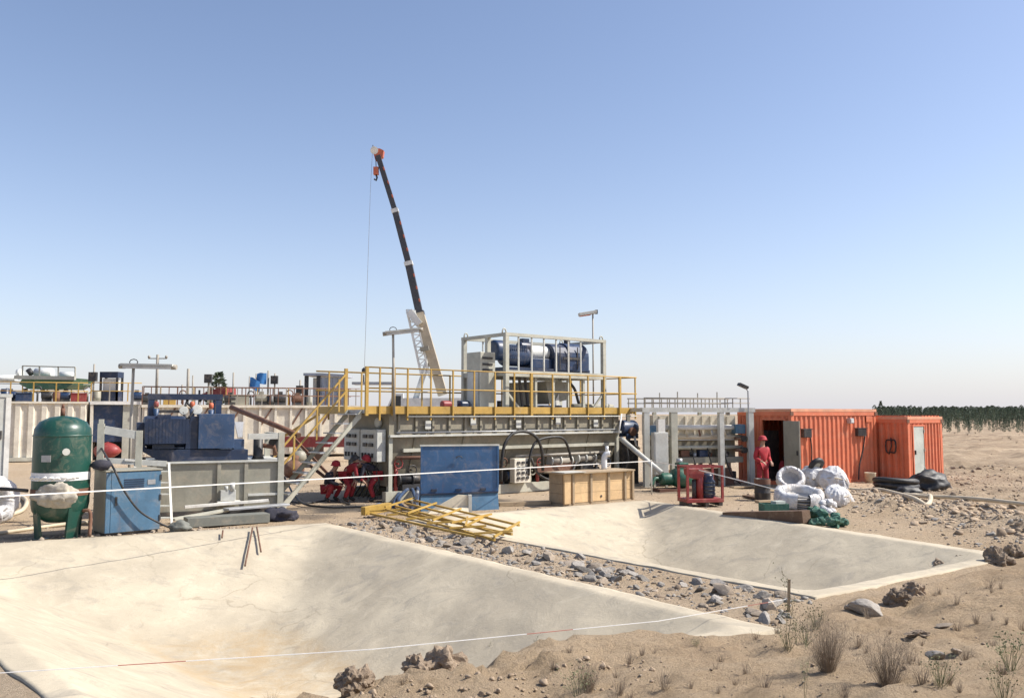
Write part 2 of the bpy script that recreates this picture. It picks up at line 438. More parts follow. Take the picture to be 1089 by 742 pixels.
# camera-side edge of the diggings: the spoil bank starts here and rises towards the camera
BANK = [(-30,-8.1), (-2.9,6.75), (1.2,9.5), (2.7,9.6), (3.3,9.95), (4.15,11.2), (8.85,14.45), (14,16.8), (40,24)]
def bank_dist(x, y):
    best = None
    for (ax,ay),(bx,by) in zip(BANK[:-1], BANK[1:]):
        dx,dy = bx-ax, by-ay; L2 = dx*dx+dy*dy
        t = np.clip(((x-ax)*dx+(y-ay)*dy)/L2, 0, 1)
        qx = x-(ax+t*dx); qy = y-(ay+t*dy)
        d = np.hypot(qx,qy); sgn = np.sign(qx*dy-qy*dx)
        sd_ = d*sgn
        if best is None: best = sd_; bd = d
        else:
            pick = d < bd - 1e-9; best = np.where(pick, sd_, best); bd = np.where(pick, d, bd)
    return best
def height(x, y, detail=True):
    x = np.asarray(x, float); y = np.asarray(y, float)
    bd = bank_dist(x, y)
    bd = bd + .24*fbm(x*.8, y*.8, 4, 91)*sstep(3, 1, np.abs(bd))*sstep(3.2, 2.2, x)
    h = .74*sstep(-.1, 6.5, bd) + .14*sstep(-.05, .35, bd)
    bank = sstep(-.15, .8, bd)
    crest = sstep(-4.5,-3,x)*sstep(1.2,.2,x)*sstep(-.1,.2,bd)*sstep(1.6,.6,bd)
    h = h + crest*(.10*fbm(x*1.5,y*1.5,3,71)+.16*np.abs(fbm(x*3.1,y*3.1,4,73,.7))+.05*fbm(x*8,y*8,2,79))
    h = h + bank*(.15*fbm(x*.7, y*.7, 5, 3, .6) + .09*fbm(x*2.2, y*2.2, 4, 9, .65) + .07*np.abs(fbm(x*1.6, y*1.6, 4, 17, .6)))
    right = sstep(9.5, 12.5, x-(y-16)*.18)*sstep(42, 30, y)*sstep(29.5, 26.5, y)*(1-bank)
    right2 = sstep(17.5, 20, x)*sstep(26, 30, y)*sstep(140, 90, y)
    rr = np.maximum(right, right2)
    ridge = .5-np.abs(fbm(x*.22+y*.10, y*.42-x*.06, 4, 61, .55))
    h = h + rr*(.34*fbm(x*.55, y*.55, 5, 21, .68) + .22*np.abs(fbm(x*1.3, y*1.3, 5, 33, .65))) + np.maximum(rr*.5, right2)*.55*(ridge-.38)
    # mound behind the far corner of the second pit, spoil strip between the pits
    h = h + .42*np.exp(-(((x-10.9)/1.6)**2 + ((y-15.3)/1.2)**2))
    sp = sstep(2.2, .3, np.abs((x-(9.9+.20*(25-y)))+.5*fbm(x*.5,y*.5,3,101)))*sstep(15.6,17.2,y)*sstep(27.0,25.0,y)
    h = h + sp*(.24+.22*fbm(x*1.1,y*1.1,4,103,.65)+.14*fbm(x*3,y*3,3,105,.6))
    yard = (1-bank)*(1-rr)
    h = h + yard*(.03*fbm(x*1.1, y*1.1, 4, 41))
    mid = [ -d for d in edge_dists(PIT1, x, y)][1]        # distance right of pit 1's right edge
    mid2 = [ -d for d in edge_dists(PIT2, x, y)][3]
    strip = sstep(.1,.7,mid)*sstep(.05,.6,mid2)*sstep(21.5,19.5,y)*(1-bank)
    h = h + strip*(.03+.11*fbm(x*1.3, y*1.3, 4, 55, .65))
    far = sstep(60, 200, np.hypot(x,y))
    h = h*(1-far) + far*.12*fbm(x*.05, y*.05, 3, 77)
    h = h + sstep(2.0, .5, np.abs(y-77)+0*x)*.0
    if detail:
        near = sstep(22, 9, np.hypot(x,y))
        h = h + near*bank*.04*fbm(x*5, y*5, 3, 66, .7)
        h = h + .010*fbm(x*9, y*9, 2, 88)*(1-far)
    for q, w in ((PIT1, W1), (PIT2, W2)):
        ds = edge_dists(q, x, y); mn = np.minimum(np.minimum(ds[0],ds[1]), np.minimum(ds[2],ds[3]))
        edge = sstep(-.55, -.02, mn)                        # outside within half a metre: flatten towards the rim
        lip = np.where(bd > -.3, h, h*(1-edge) + .03*edge)
        cut = pit_depth(q, x, y, w) - .25
        h = np.where((mn > .16) & (bd < .02), cut, np.where((mn > -.6) & (bd < .02), lip, h))
    return h
def H(x, y): return float(height(np.array([x]), np.array([y]))[0])

def axis(segs):
    out = [segs[0][0]]
    for a, b, s0 in segs:
        n = max(1, int(round((b-a)/s0))); out += list(np.linspace(a, b, n+1)[1:])
    return out
def grow(start, end, first, k=1.28):
    out = [start]; d = first; sgn = 1 if end > start else -1
    while abs(out[-1]-start) < abs(end-start): out.append(out[-1]+sgn*d); d *= k
    return out[1:]
xs = list(reversed(grow(-17, -5200, .3))) + axis([(-17,-9,.2),(-9,10,.09),(10,24,.14),(24,75,.5)]) + grow(75, 5200, .8)
ys = list(reversed(grow(2.6, -400, .4))) + axis([(2.6,11,.06),(11,22,.10),(22,36,.15),(36,110,.45)]) + grow(110, 6500, .8, 1.18)
gx, gy = np.meshgrid(np.array(xs), np.array(ys))
gz = height(gx, gy)
nx_, ny_ = len(xs), len(ys)
co = np.stack([gx.ravel(), gy.ravel(), gz.ravel()], 1)
idx = np.arange(nx_*ny_).reshape(ny_, nx_)
quads = np.stack([idx[:-1,:-1].ravel(), idx[:-1,1:].ravel(), idx[1:,1:].ravel(), idx[1:,:-1].ravel()], 1)
def grid_mesh(name, co, quads):
    me = bpy.data.meshes.new(name)
    me.vertices.add(len(co)); me.vertices.foreach_set('co', co.ravel())
    me.loops.add(quads.size); me.loops.foreach_set('vertex_index', quads.ravel().astype(np.int32))
    me.polygons.add(len(quads)); me.polygons.foreach_set('loop_start', np.arange(0, quads.size, 4, dtype=np.int32))
    me.update(calc_edges=True)
    me.polygons.foreach_set('use_smooth', np.ones(len(quads), bool))
    return me
me = grid_mesh('ground', co, quads); me.materials.append(MATS['ground_soil'])
bdv = bank_dist(gx, gy)
yardf = sstep(.2, -.4, bdv)*sstep(13, 10, gx-(gy-16)*.18)*sstep(70, 45, gy)
yardf = yardf*np.clip(.55+.9*fbm(gx*.35, gy*.35, 4, 5), 0, 1)
yd = me.attributes.new('yard','FLOAT','POINT'); yd.data.foreach_set('value', yardf.ravel().astype(np.float32))
wt = np.zeros_like(gx)  # dark ground patches: damp soil, with the tank's shade painted in as colour
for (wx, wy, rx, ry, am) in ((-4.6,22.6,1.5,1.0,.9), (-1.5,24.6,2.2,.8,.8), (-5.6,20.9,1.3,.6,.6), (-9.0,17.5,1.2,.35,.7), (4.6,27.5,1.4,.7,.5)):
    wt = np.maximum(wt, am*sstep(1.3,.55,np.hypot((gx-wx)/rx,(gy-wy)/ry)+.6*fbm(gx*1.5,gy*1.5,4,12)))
fdv = np.maximum(sstep(9.0, 12, gx-(gy-16)*.18)*sstep(-.3,-1.2,bdv), sstep(16,20,gx)*sstep(26,30,gy))
fd_ = me.attributes.new('field','FLOAT','POINT'); fd_.data.foreach_set('value', fdv.ravel().astype(np.float32))
w_ = me.attributes.new('wet_shade','FLOAT','POINT'); w_.data.foreach_set('value', wt.ravel().astype(np.float32))
ground = bpy.data.objects.new('ground', me); COL.objects.link(ground); tag(ground, kind='structure')

def build_pit(quad, widths, label, nu=150, nv=150, seed=0):
    a,b,c,d = [np.array(p) for p in quad]
    U,V = np.meshgrid(np.linspace(0,1,nu), np.linspace(0,1,nv))
    pts = (a[None,None]*(1-U[...,None])+b[None,None]*U[...,None])*(1-V[...,None]) + (d[None,None]*(1-U[...,None])+c[None,None]*U[...,None])*V[...,None]
    x,y = pts[...,0], pts[...,1]
    # slightly wavering hand-trowelled edge
    x = x + .05*fbm(x*.8,y*.8,3,seed+2); y = y + .05*fbm(x*.8+9,y*.8,3,seed+4)
    z = pit_depth(quad, x, y, widths)
    body = sstep(-.05,-.4,z)
    z2 = z + .05 + body*(.06*fbm(x*.6,y*.6,4,seed+6)) + .012*fbm(x*2.4,y*2.4,3,seed+8)
    co = np.stack([x.ravel(),y.ravel(),z2.ravel()],1)
    idx = np.arange(nu*nv).reshape(nv,nu)
    q = [np.stack([idx[:-1,:-1].ravel(), idx[:-1,1:].ravel(), idx[1:,1:].ravel(), idx[1:,:-1].ravel()],1)[:, ::-1]]
    ring = list(idx[0,:]) + list(idx[1:,-1]) + list(idx[-1,-2::-1]) + list(idx[-2:0:-1,0])
    base = len(co); low = co[ring].copy(); low[:,2] -= .2
    co = np.vstack([co, low]); k = len(ring)
    q.append(np.array([(ring[i], ring[(i+1)%k], base+(i+1)%k, base+i) for i in range(k)]))
    me = grid_mesh('concrete_pit', co, np.vstack(q)); me.materials.append(MATS['pit_concrete'])
    silt = np.exp(-((z+DEPTH*.93)/.10)**2) + .55*sstep(-DEPTH*.95,-DEPTH*.99,z)
    s = np.concatenate([np.clip(silt,0,1).ravel(), np.zeros(k)])
    at = me.attributes.new('silt','FLOAT','POINT'); at.data.foreach_set('value', s.astype(np.float32))
    o = bpy.data.objects.new('concrete_pit', me); COL.objects.link(o)
    return tag(o, label, 'pit', 'concrete lined pits')
build_pit(PIT1, W1, 'large pale concrete lined pit nearest the camera, with dark rods over its back rim', seed=3)
build_pit(PIT2, W2, 'farther, smaller pale concrete lined pit in front of the wooden crate', seed=31)

# ------------------------------------------------------------------ settling tank with deck (centre)
TA = R(38.9); T0 = Vector((-3.5, 24.2, 0))
TU = Vector((math.cos(TA), math.sin(TA), 0)); TV = Vector((-math.sin(TA), math.cos(TA), 0))
def u_at(px, v=0.0, o=T0, U=TU, V=TV):
    k = (px-CX)/F*1.0/math.cos(PITCH)   # close to the horizon
    b = o + V*v
    return (k*b.y - b.x)/(U.x - k*U.y)
def TW(u, v, z): return T0 + TU*u + TV*v + Vector((0,0,z))

tank = thing('settling_tank', 'long drab grey settling tank carrying a deck with yellow railings', 'tank', T0, TA)
L_T, W_T = 9.35, 2.4
m = MB(); m.box((0,0,1.88),(L_T,W_T,2.5)); m.build('tank_body', 'tank_grey', tank)
m = MB()
m.prism([(.06,.0,1.87),(.06,.36,.72),(.06,W_T-.36,.72),(.06,W_T,1.87)], (L_T-.12,0,0)); m.build('hopper', 'tank_grey', tank)
rib = MB(); rib.bar((0,-.035,1.9),(0,-.035,2.49),.05,.07); rib = ref('rib', rib, 'tank_grey')
ribl = MB(); ribl.bar((0,-.01,1.86),(0,.33,.80),.05,.07,up=(1,0,0)); ribl = ref('hopper_rib', ribl, 'tank_grey')
for i in range(16):
    put('rib', rib, tank, (.3+i*.585,0,0))
    if i%3==1: put('hopper_rib', ribl, tank, (.3+i*.585,0,0))
m = MB(); m.box((-.02,-.11,1.84),(L_T+.02,.0,1.90)); m.build('ledge', 'pale_grey', tank)
m = MB(); m.box((.5,.02,1.40),(L_T-.2,.12,1.50)); m.build('lower_beam', 'frame_grey', tank)
post = MB(); post.box((0,0,.12),(.12,.12,1.87)); post = ref('corner_post', post, 'frame_grey')
for u in (0, L_T-.12):
    for v in (-.005, W_T-.12): put('corner_post', post, tank, (u,v,0))
for u in (2.4, 4.7, 7.0): put('corner_post', post, tank, (u,.35,-.0))
m = MB(); m.box((-.1,-.03,.02),(L_T+.1,.17,.30)); m.box((-.1,W_T-.2,.02),(L_T+.1,W_T,.30))
for u in (1.2,3.4,5.6,7.8): m.box((u,.171,.06),(u+.12,W_T-.201,.26))
m.build('skid_beam', 'frame_grey', tank)
m = MB(); m.box((0,0.02,.45),(.02,W_T-.02,1.86)); m.build('end_panel', 'tank_grey', tank)
# deck, kick plates
DU0, DU1, DV0, DV1 = -.88, 10.0, -.15, 2.75
m = MB(); m.box((DU0,DV0,2.52),(DU1,DV1,2.62)); m.build('deck', 'galv', tank)
m = MB(); m.box((DU0,DV0-.03,2.50),(DU1,DV0-.002,2.72)); m.build('kick_plate', 'yellow_paint', tank)
m = MB(); m.box((DU0,DV1+.002,2.50),(DU1,DV1+.03,2.72)); m.build('kick_plate', 'yellow_paint', tank)
m = MB(); m.box((DU1+.002,DV0,2.50),(DU1+.03,DV1,2.72)); m.build('kick_plate', 'yellow_paint', tank)
m = MB(); m.box((DU0-.03,.9,2.50),(DU0-.002,DV1,2.72)); m.build('kick_plate', 'yellow_paint', tank)
RT = 3.80
rp = MB(); rp.box((-.021,-.021,2.32),(.021,.021,RT)); rp = ref('rail_post', rp, 'yellow_paint')
rp2 = MB(); rp2.box((-.045,-.035,2.45),(.045,.035,RT)); rp2 = ref('rail_post', rp2, 'yellow_paint')
vf = DV0-.06
for i, px in enumerate((390.6,404.5,419,434,458.6,482,504.5,526.5,547,565,587.5,606,625,642,658.7,675)):
    u = u_at(px, vf)
    put('rail_post', rp2 if i in (0,2,9,14) else rp, tank, (u,vf,0))
for k in range(10): put('rail_post', rp, tank, (DU0+.4+k*1.13,DV1+.06,0))
for v in (1.5, 2.7): put('rail_post', rp, tank, (DU1+.06,v,0))
for v in (.9,): put('rail_post', rp2 if v < 1 else rp, tank, (DU0-.03,v,0))
for z in (RT, 3.22):
    m = MB(); m.tube([(DU0-.03,vf,z),(DU1+.06,vf,z)], .02); m.build('rail', 'yellow_paint', tank)
    m = MB(); m.tube([(DU0-.03,DV1+.06,z),(DU1+.06,DV1+.06,z)], .024); m.build('rail', 'yellow_paint', tank)
    m = MB(); m.tube([(DU1+.06,vf,z),(DU1+.06,DV1+.06,z)], .024); m.build('rail', 'yellow_paint', tank)
m = MB(); m.tube([(u_at(434,vf),vf-.03,2.42),(DU1,vf-.03,2.42)], .02, 6); m.build('pipe', 'pale_grey', tank)
m = MB(); m.lathe([(.13,-.05),(.15,0),(.13,.06)], 16, Matrix.Translation((-.06,.5,2.25)) @ Matrix.Rotation(-math.pi/2,4,'Y')); m.build('port_cover', 'pale_grey', tank)
# electrical boxes on the end wall
for k, v0 in enumerate((.12, 1.12)):
    m = MB(); m.box((-.32,v0,1.14),(-.03,v0+.94,2.06)); b = m.build('switch_box', 'pale_grey', tank, .015)
    m = MB(); m.box((-.335,v0+.02,1.16),(-.322,v0+.92,2.04)); m.build('door', 'pale_grey', b)
    for (dv, dz) in ((.28,1.86),(.62,1.86),(.28,1.62),(.62,1.62)):
        m = MB(); m.box((-.385,v0+dv-.10,dz-.05),(-.336,v0+dv+.10,dz+.05)); m.build('switch', 'dark_steel', b)
    for dv in (.2,.4,.6,.78):
        m = MB(); m.cbox((-.36,v0+dv,1.32), (.04,.05,.13)); m.build('switch', 'dark_steel', b)
for j in range(7):
    v = .3+j*.26
    m = MB(); m.tube(smooth_path([(-.2,v,1.14),(-.22,v+.03,.9),(-.15,v-.05,.5),(-.3,v+.1,.1)],4), .022, 6); m.build('cable', 'black_rubber', tank)
# control box and pumps under the tank
m = MB(); m.box((u_at(543,-.1),-.30,.34),(u_at(560,-.1),-.06,1.10)); pb = m.build('control_box', 'cream_paint', tank, .012)
ub = u_at(543,-.1); wb = u_at(560,-.1)-ub
for r_ in range(4):
    for c_ in range(3):
        m = MB(); m.box((ub+wb*(.16+c_*.27),-.335,.45+r_*.16),(ub+wb*(.32+c_*.27),-.301,.53+r_*.16)); m.build('switch', 'dark_steel', pb)
def pump_unit(px, z, l, mats=('far_metal','pale_grey')):
    u = u_at(px, .1)
    m = MB(); m.tube([(u,.1,z),(u+l,.1,z)], .13, 14); p = m.build('pump', mats[0], tank)
    for q in (0,.45,1):
        f = MB(); f.tube([(u+l*q-.02,.1,z),(u+l*q+.03,.1,z)], .18, 14); f.build('flange', mats[1], p)
    f = MB(); f.box((u+.1,-.02,.30),(u+l-.1,.22,z-.14)); f.build('pump_base', 'dark_steel', p)
pump_unit(584, .95, .9); pump_unit(612, 1.0, .8); pump_unit(424, .62, 1.0, ('dark_steel','dark_steel')); pump_unit(536, .55, .5, ('slate_blue','dark_steel'))
for z, r_, v in ((.55,.09,.75),(1.05,.07,.7),(.8,.06,.5)):
    m = MB(); m.tube([(.3,v,z),(L_T-.3,v,z)], r_, 10); m.build('pipe', 'far_metal', tank)
m = MB(); m.box((.3,1.1,.31),(L_T-.4,1.25,1.3)); m.build('inner_wall', 'dark_steel', tank)
m = MB(); m.cbox((u_at(592,-.1),.0,.72),(1.6,.08,.22)); m.build('nameplate_beam','rusty',tank)

for k,(px,z,mt) in enumerate(((425,1.0,'red_paint'),(440,.8,'dark_steel'),(536,.9,'rusty'),(566,.6,'olive_grey'),(574,.85,'red_paint'),(608,.7,'rusty'),(636,.9,'dark_steel'),(645,.75,'motor_blue'))):
    u = u_at(px,-.02); m = MB(); m.tube([(u,.12,.3),(u,.12,z)],.06,8); vv = m.build('valve',mt,tank)
    m = MB(); m.tube([(u+math.cos(q/10*2*math.pi)*.14,-.02,z+.08+math.sin(q/10*2*math.pi)*.14) for q in range(10)],.02,5,closed=True); m.tube([(u,-.02,z+.08),(u,.14,z+.08)],.025,6); m.build('hand_wheel',mt,vv)
for k,px in enumerate((452,500,548,590,630)):
    u = u_at(px,-.05); m = MB(); m.box((u,-.10,2.06+.1*(k%2)),(u+.2,-.071,2.3+.1*(k%2))); m.build('junction_box','pale_grey',tank)
    m = MB(); m.tube([(u+.1,-.085,2.06),(u+.1,-.09,1.905)],.015,5); m.build('conduit','black_rubber',tank)
m = MB(); m.tube([(.2,-.09,1.96),(L_T-.2,-.09,1.96)],.025,6); m.build('conduit','galv',tank)
m = MB(); m.tube([(.2,-.05,1.25),(2.2,-.05,1.22),(2.25,-.05,.5)],.05,8); m.build('pipe','rusty',tank)
m = MB(); m.tube([(4.6,-.02,1.15),(8.9,-.02,1.18)],.045,8); m.build('pipe','far_metal',tank)
m = MB(); m.tube(smooth_path([(5.2,-.1,1.1),(5.4,-.2,.6),(6.0,-.25,.35),(6.8,-.2,.5),(7.2,-.1,.9)],6),.04,7); m.build('cable','black_rubber',tank)
def hose(label, pts, r, mat='black_rubber', name='hose', k=7, group=None):
    m = MB(); m.tube(smooth_path(pts, k), r, 8); return tag(m.build(name, mat), label, 'hose', group)
def TP(px, py, v):
    u = u_at(px, v); q = TW(u, v, 0); return TW(u, v, P(px,py,q.y).z)
hose('large black hose looping up in front of the grey tank beside the blue panel', [TP(533,512,-.35),TP(534,490,-.4),TP(537,472,-.42),TP(546,460.5,-.42),TP(560,459,-.42),TP(571,466,-.42),TP(576,480,-.4),TP(577,500,-.3)], .05)
hose('flatter black hose loop right of the tall loop on the grey tank', [TP(562,505,-.3),TP(563,488,-.36),TP(568,472,-.38),TP(578,466,-.38),TP(596,465,-.38),TP(603,474,-.36),TP(607,489,-.3)], .042)

# steel stairs to the deck
st = thing('steel_stairs', 'steep grey steel stairs with yellow handrails climbing to the deck of the settling tank', 'stairs', TW(-3.35,.4,0), TA)
m = MB(); m.prism([(0,-.42,0),(.22,-.42,0),(2.45,-.42,2.62),(2.45,-.42,2.40),(2.2,-.42,2.6)][:4], (0,.05,0)); m.build('stringer','frame_grey',st)
for v in (-.42,.37):
    if v > 0:
        m = MB(); m.prism([(0,v,0),(.22,v,0),(2.45,v,2.62),(2.45,v,2.40)], (0,.05,0)); m.build('stringer','frame_grey',st)
tr = MB(); tr.box((-.02,-.366,-.02),(.26,.366,.015)); tr = ref('tread', tr, 'galv')
for i in range(10): put('tread', tr, st, (.15+i*.222,0,.14+i*.262))
for z in (1.05,.55):
    m = MB(); m.bar((.1,.45,.08+z),(2.42,.45,2.5+z+.1),.05); m.build('handrail','yellow_paint',st)
for i in (0,3,6,9):
    m = MB(); m.bar((.2+i*.222,.446,.2+i*.262),(.2+i*.222,.446,1.12+i*.262),.045); m.build('rail_post','yellow_paint',st)

# floodlights on poles
def floodlight(label, base, top, L, rz, lamps=2, rise=.06, group='floodlights on poles'):
    base = Vector(base); top = Vector(top)
    t = thing('floodlight', label, 'floodlight', base, 0, group); d = top-base
    m = MB(); m.tube([(0,0,0), d], .035, 8); m.build('pole','far_metal',t)
    c, s = math.cos(rz), math.sin(rz); ax = Vector((c,s,rise))
    a = d - ax*(L*.22); b = d + ax*(L*.78)
    m = MB(); m.bar(a+Vector((0,0,.04)), b+Vector((0,0,.04)), .20, .05); h = m.build('lamp_housing','pale_grey',t)
    m = MB(); m.bar(a+ax*.04-Vector((0,0,.02)), b-ax*.04-Vector((0,0,.02)), .15, .06); m.build('lens','lamp_glass',h)
    for q in (a, b):
        m = MB(); m.tube([q-ax*.07, q+ax*.07], .06, 8); m.build('end_cap','far_metal',h)
    m = MB(); m.tube([d+Vector((math.cos(k/8*math.pi*2)*.10*c, math.cos(k/8*math.pi*2)*.10*s, .1+math.sin(k/8*math.pi*2)*.07)) for k in range(9)], .012, 5); m.build('bracket','dark_steel',t)
    return t
u = u_at(418.5, vf); b = TW(u, vf-.08, 2.3); tp = P(418, 354, b.y)
floodlight('twin tube floodlight on a dark pole at the left end of the yellow railing', b, tp, 1.0, R(5), rise=.12)
b = Vector((-9.05, 20.15, 0)); tp = P(142, 389.5, 20.0); tp.x += 0
floodlight('twin tube floodlight on a leaning pole beside the navy machine on the left', b, tp, 1.22, R(0), rise=-.02)

# flat lamp behind the skid frame
u = u_at(630.7, 2.62); q = TW(u, 2.62, 2.62); tp = P(630.7, 333, q.y)
t = thing('lamp_post', 'flat rectangular lamp on a thin pole above the right end of the centrifuge frame', 'lamp post', q)
m = MB(); m.tube([(0,0,0),(0,0,tp.z-q.z)], .03, 8); m.build('pole','far_metal',t)
m = MB(); m.bar((.12,0,tp.z-q.z+.05),(-.55,-.1,tp.z-q.z-.07),.3,.12); m.build('lamp_head','pale_grey',t,.01)
m = MB(); m.bar((-.1,0,tp.z-q.z-.06),(-.5,-.09,tp.z-q.z-.125),.24,.04); m.build('lens','hook_orange',t)
m = MB(); m.cbox((.14,0,tp.z-q.z+.05),(.1,.12,.16)); m.build('bracket','dark_steel',t)

# skid frame with the centrifuge on the deck
ZD = 2.63; fu0, fv0, fL, fW = 4.36, .13, 4.38, 2.3
fr = thing('skid_frame', 'tall open grey steel frame standing on the tank deck around the blue centrifuge', 'frame', TW(fu0,fv0,ZD), TA)
FH = 5.10-ZD; MZ = 3.80-ZD
for (x,y) in ((0,0),(fL,0),(0,fW),(fL,fW),(0,fW*.42)):
    m = MB(); m.box((x-.07,y-.07,0),(x+.07,y+.07,FH-.101)); m.build('post','frame_grey',fr)
for (a,b) in (((-.075,0),(fL+.075,0)),((-.075,fW),(fL+.075,fW))):
    m = MB(); m.bar((a[0],a[1],FH-.05),(b[0],b[1],FH-.05),.15,.1); m.build('top_beam','frame_grey',fr)
    m = MB(); m.bar((.071,a[1],MZ-.0),(fL-.071,b[1],MZ-.0),.13,.2); m.build('mid_beam','frame_grey',fr)
for x in (0, fL):
    m = MB(); m.bar((x,.076,FH-.05),(x,fW-.076,FH-.05),.14,.1); m.build('top_beam','frame_grey',fr)
    m = MB(); m.bar((x,.071,MZ),(x,fW-.071,MZ),.12,.16); m.build('mid_beam','frame_grey',fr)
for px in (551,565,578,591,604,617):
    k = u_at(px, fv0)-fu0
    m = MB(); m.bar((k,-.02,MZ+.101),(k,-.02,FH-.101),.045); m.build('bar','pale_grey',fr)
for k in (.8,1.7,2.6,3.5):
    m = MB(); m.bar((k,fW,MZ+.101),(k,fW,FH-.101),.045); m.build('bar','pale_grey',fr)
for k in (1.28,2.05,2.75,3.45):
    m = MB(); m.box((k-.045,.02,0),(k+.045,.11,MZ-.101)); m.build('leg','frame_grey',fr)
for (x0,x1) in ((.1,.55),(fL-.1,fL-.55)):
    m = MB(); m.bar((x0,0,.5),(x1,0,.03),.06); m.build('brace','frame_grey',fr)
lug = MB(); lug.tube([(math.cos(k/6*math.pi)*.08,0,math.sin(k/6*math.pi)*.14) for k in range(7)], .025, 6); lug = ref('lifting_lug', lug, 'frame_grey')
for (x,y) in ((0,.1),(fL,.1),(0,fW-.1),(fL,fW-.1)): put('lifting_lug', lug, fr, (x,y,FH))
m = MB(); m.box((.08,.07,MZ+.03),(fL-.08,fW-.07,MZ+.09)); m.build('platform','galv',fr)
CZ = MZ+ZD+.1
cf = thing('centrifuge', 'dark blue decanter centrifuge with rounded drum housing up in the grey frame', 'centrifuge', TW(fu0,fv0,CZ), TA)
def xcyl(m, x0, x1, y, z, r, n=20, round_=0.0):
    M_ = Matrix.Translation((x0,y,z)) @ Matrix.Rotation(math.pi/2,4,'Y'); l = x1-x0
    m.lathe([(r*.7,0),(r*.95,.03),(r,.08),(r,l-.08),(r*.95,l-.03),(r*.7,l)], n, M_); return m
fu = lambda px: u_at(px, fv0+.9)-fu0
m = MB(); m.box((fu(536),.75,0),(fu(624),1.6,.16)); m.build('base_frame','navy_paint',cf)
m = xcyl(MB(), fu(527), fu(539), 1.1, .72, .34); m.build('motor','motor_blue',cf)
m = MB()
for k in range(10): m.bar((fu(539)+.02+k*.085,.80,.45),(fu(539)+.02+k*.085,.80,.9),.02,.05)
xcyl(m, fu(539), fu(563), 1.15, .58, .37); m.build('motor','motor_blue',cf)
m = xcyl(MB(), fu(553), fu(566), 1.0, .88, .17); m.box((fu(556),.9,.95),(fu(563),1.1,1.16)); m.build('gearbox','navy_paint',cf)
m = MB(); m.box((fu(563),.85,.16),(fu(588),1.5,.5)); m.build('casing','motor_blue',cf,.02)
m = xcyl(MB(), fu(566), fu(588), 1.2, .72, .25); m.build('drum_cover','crane_white',cf)
def hood(x0, x1, y0, y1, h, mat):
    r = (y1-y0)/2; prof = [(x0,y0,.1)] + [(x0,y0+r-math.cos(k/12*math.pi)*r, h-r+math.sin(k/12*math.pi)*r) for k in range(13)] + [(x0,y1,.1)]
    m = MB(); m.prism(prof, (x1-x0,0,0)); return m.build('housing', mat, cf, .03)
hood(fu(586), fu(601), .72, 1.62, 1.06, 'navy_paint'); hood(fu(601)+.01, fu(622), .68, 1.66, 1.12, 'motor_blue')
m = MB()
for k in range(3): m.box((fu(588)+.1+k*.42,.655,.15),(fu(588)+.14+k*.42,.675,.95))
m.box((fu(594),.64,.5),(fu(612),.67,.58)); m.build('strap','dark_steel',cf)
m = MB(); m.tube([(fu(607),1.1,1.05),(fu(607),1.1,1.22)],.12,12); m.build('inlet','dark_steel',cf)
# hopper chute and panels under the platform
m = MB(); m.prism([(fu(570),.4,MZ-.2),(fu(596),.4,MZ-.2),(fu(592),.4,.35),(fu(574),.4,.2)], (0,1.3,0)); m.build('chute','olive_grey',fr)
m = MB(); m.prism([(fu(575),.36,.05),(fu(583),.36,.55),(fu(584),.36,.1)], (0,.03,0)); m.build('chute_flap','white_paint',fr)
m = MB(); m.box((fu(549),.9,.02),(fu(559),1.3,MZ-.25)); m.build('panel','olive_grey',fr)
m = MB(); m.box((fu(556),.3,.02),(fu(585),.9,.16)); m.build('sump','navy_paint',fr)
m = MB(); m.tube(smooth_path([(fu(597),.5,MZ-.2),(fu(603),.5,.7),(fu(607),.45,.15),(fu(613),.4,.08)],5), .05, 8); m.build('pipe','dark_steel',fr)
m = MB(); m.tube([(fu(598),.4,.12),(fu(640),.4,.12)], .10, 10); m.build('pipe','olive_grey',fr)
for px in (540,546,552):
    m = MB(); m.bar((fu(px),.6,MZ-.1),(fu(px)+.15,.6,.05),.07); m.build('brace','dark_steel',fr)
# beige cabinet beside the centrifuge
q = TW(u_at(510,1.0),1.0,ZD)
cb = thing('control_cabinet', 'tall beige control cabinet with dark slots standing inside the left end of the grey frame', 'cabinet', q, TA)
m = MB(); m.box((-.30,-.45,0),(.30,.3,1.85)); m.build('cabinet_body','frame_grey',cb,.015)
for z in (1.62,1.42,1.24):
    m = MB(); m.box((-.22,-.47,z),(.18,-.452,z+.07)); m.build('slot','dark_steel',cb)
m = MB(); m.box((-.325,-.35,.1),(-.302,.2,1.2)); m.build('door','pale_grey',cb)
# deck clutter seen through the railing
def deck_item(name, label, cat, px, v, build, rz=0):
    q = TW(u_at(px, v), v, 2.622); o = thing(name, label, cat, q, TA+rz); build(o); o.scale = (.62,.62,.62); return o
def motor_parts(col):
    def f(o):
        m = xcyl(MB(), -.3, .3, 0, .28, .2, 14); m.build('motor_body', col, o)
        m = MB(); m.box((-.25,-.18,0),(.25,.18,.1)); m.build('foot', 'dark_steel', o)
        m = MB(); m.tube([(.3,0,.28),(.45,0,.28)], .06, 8); m.build('shaft', 'galv', o)
    return f
deck_item('electric_motor','small dark blue motor on the deck left of the grey frame','motor',494,.9,motor_parts('navy_paint'))
deck_item('electric_motor','red motor on the deck behind the railing at the foot of the crane boom','motor',475,1.2,motor_parts('red_paint'))
deck_item('electric_motor','grey motor on the deck at the right end inside the frame legs','motor',622,1.5,motor_parts('olive_grey'))
def agit(o):
    m = MB(); m.box((-.25,-.2,0),(.25,.2,.12)); m.build('foot','red_paint',o)
    m = MB(); m.tube([(0,0,.12),(0,0,.5)],.13,12); m.build('motor_body','dark_steel',o)
deck_item('agitator_motor','upright dark motor on a red foot, on the deck left of the beige cabinet','motor',489,1.6,agit)
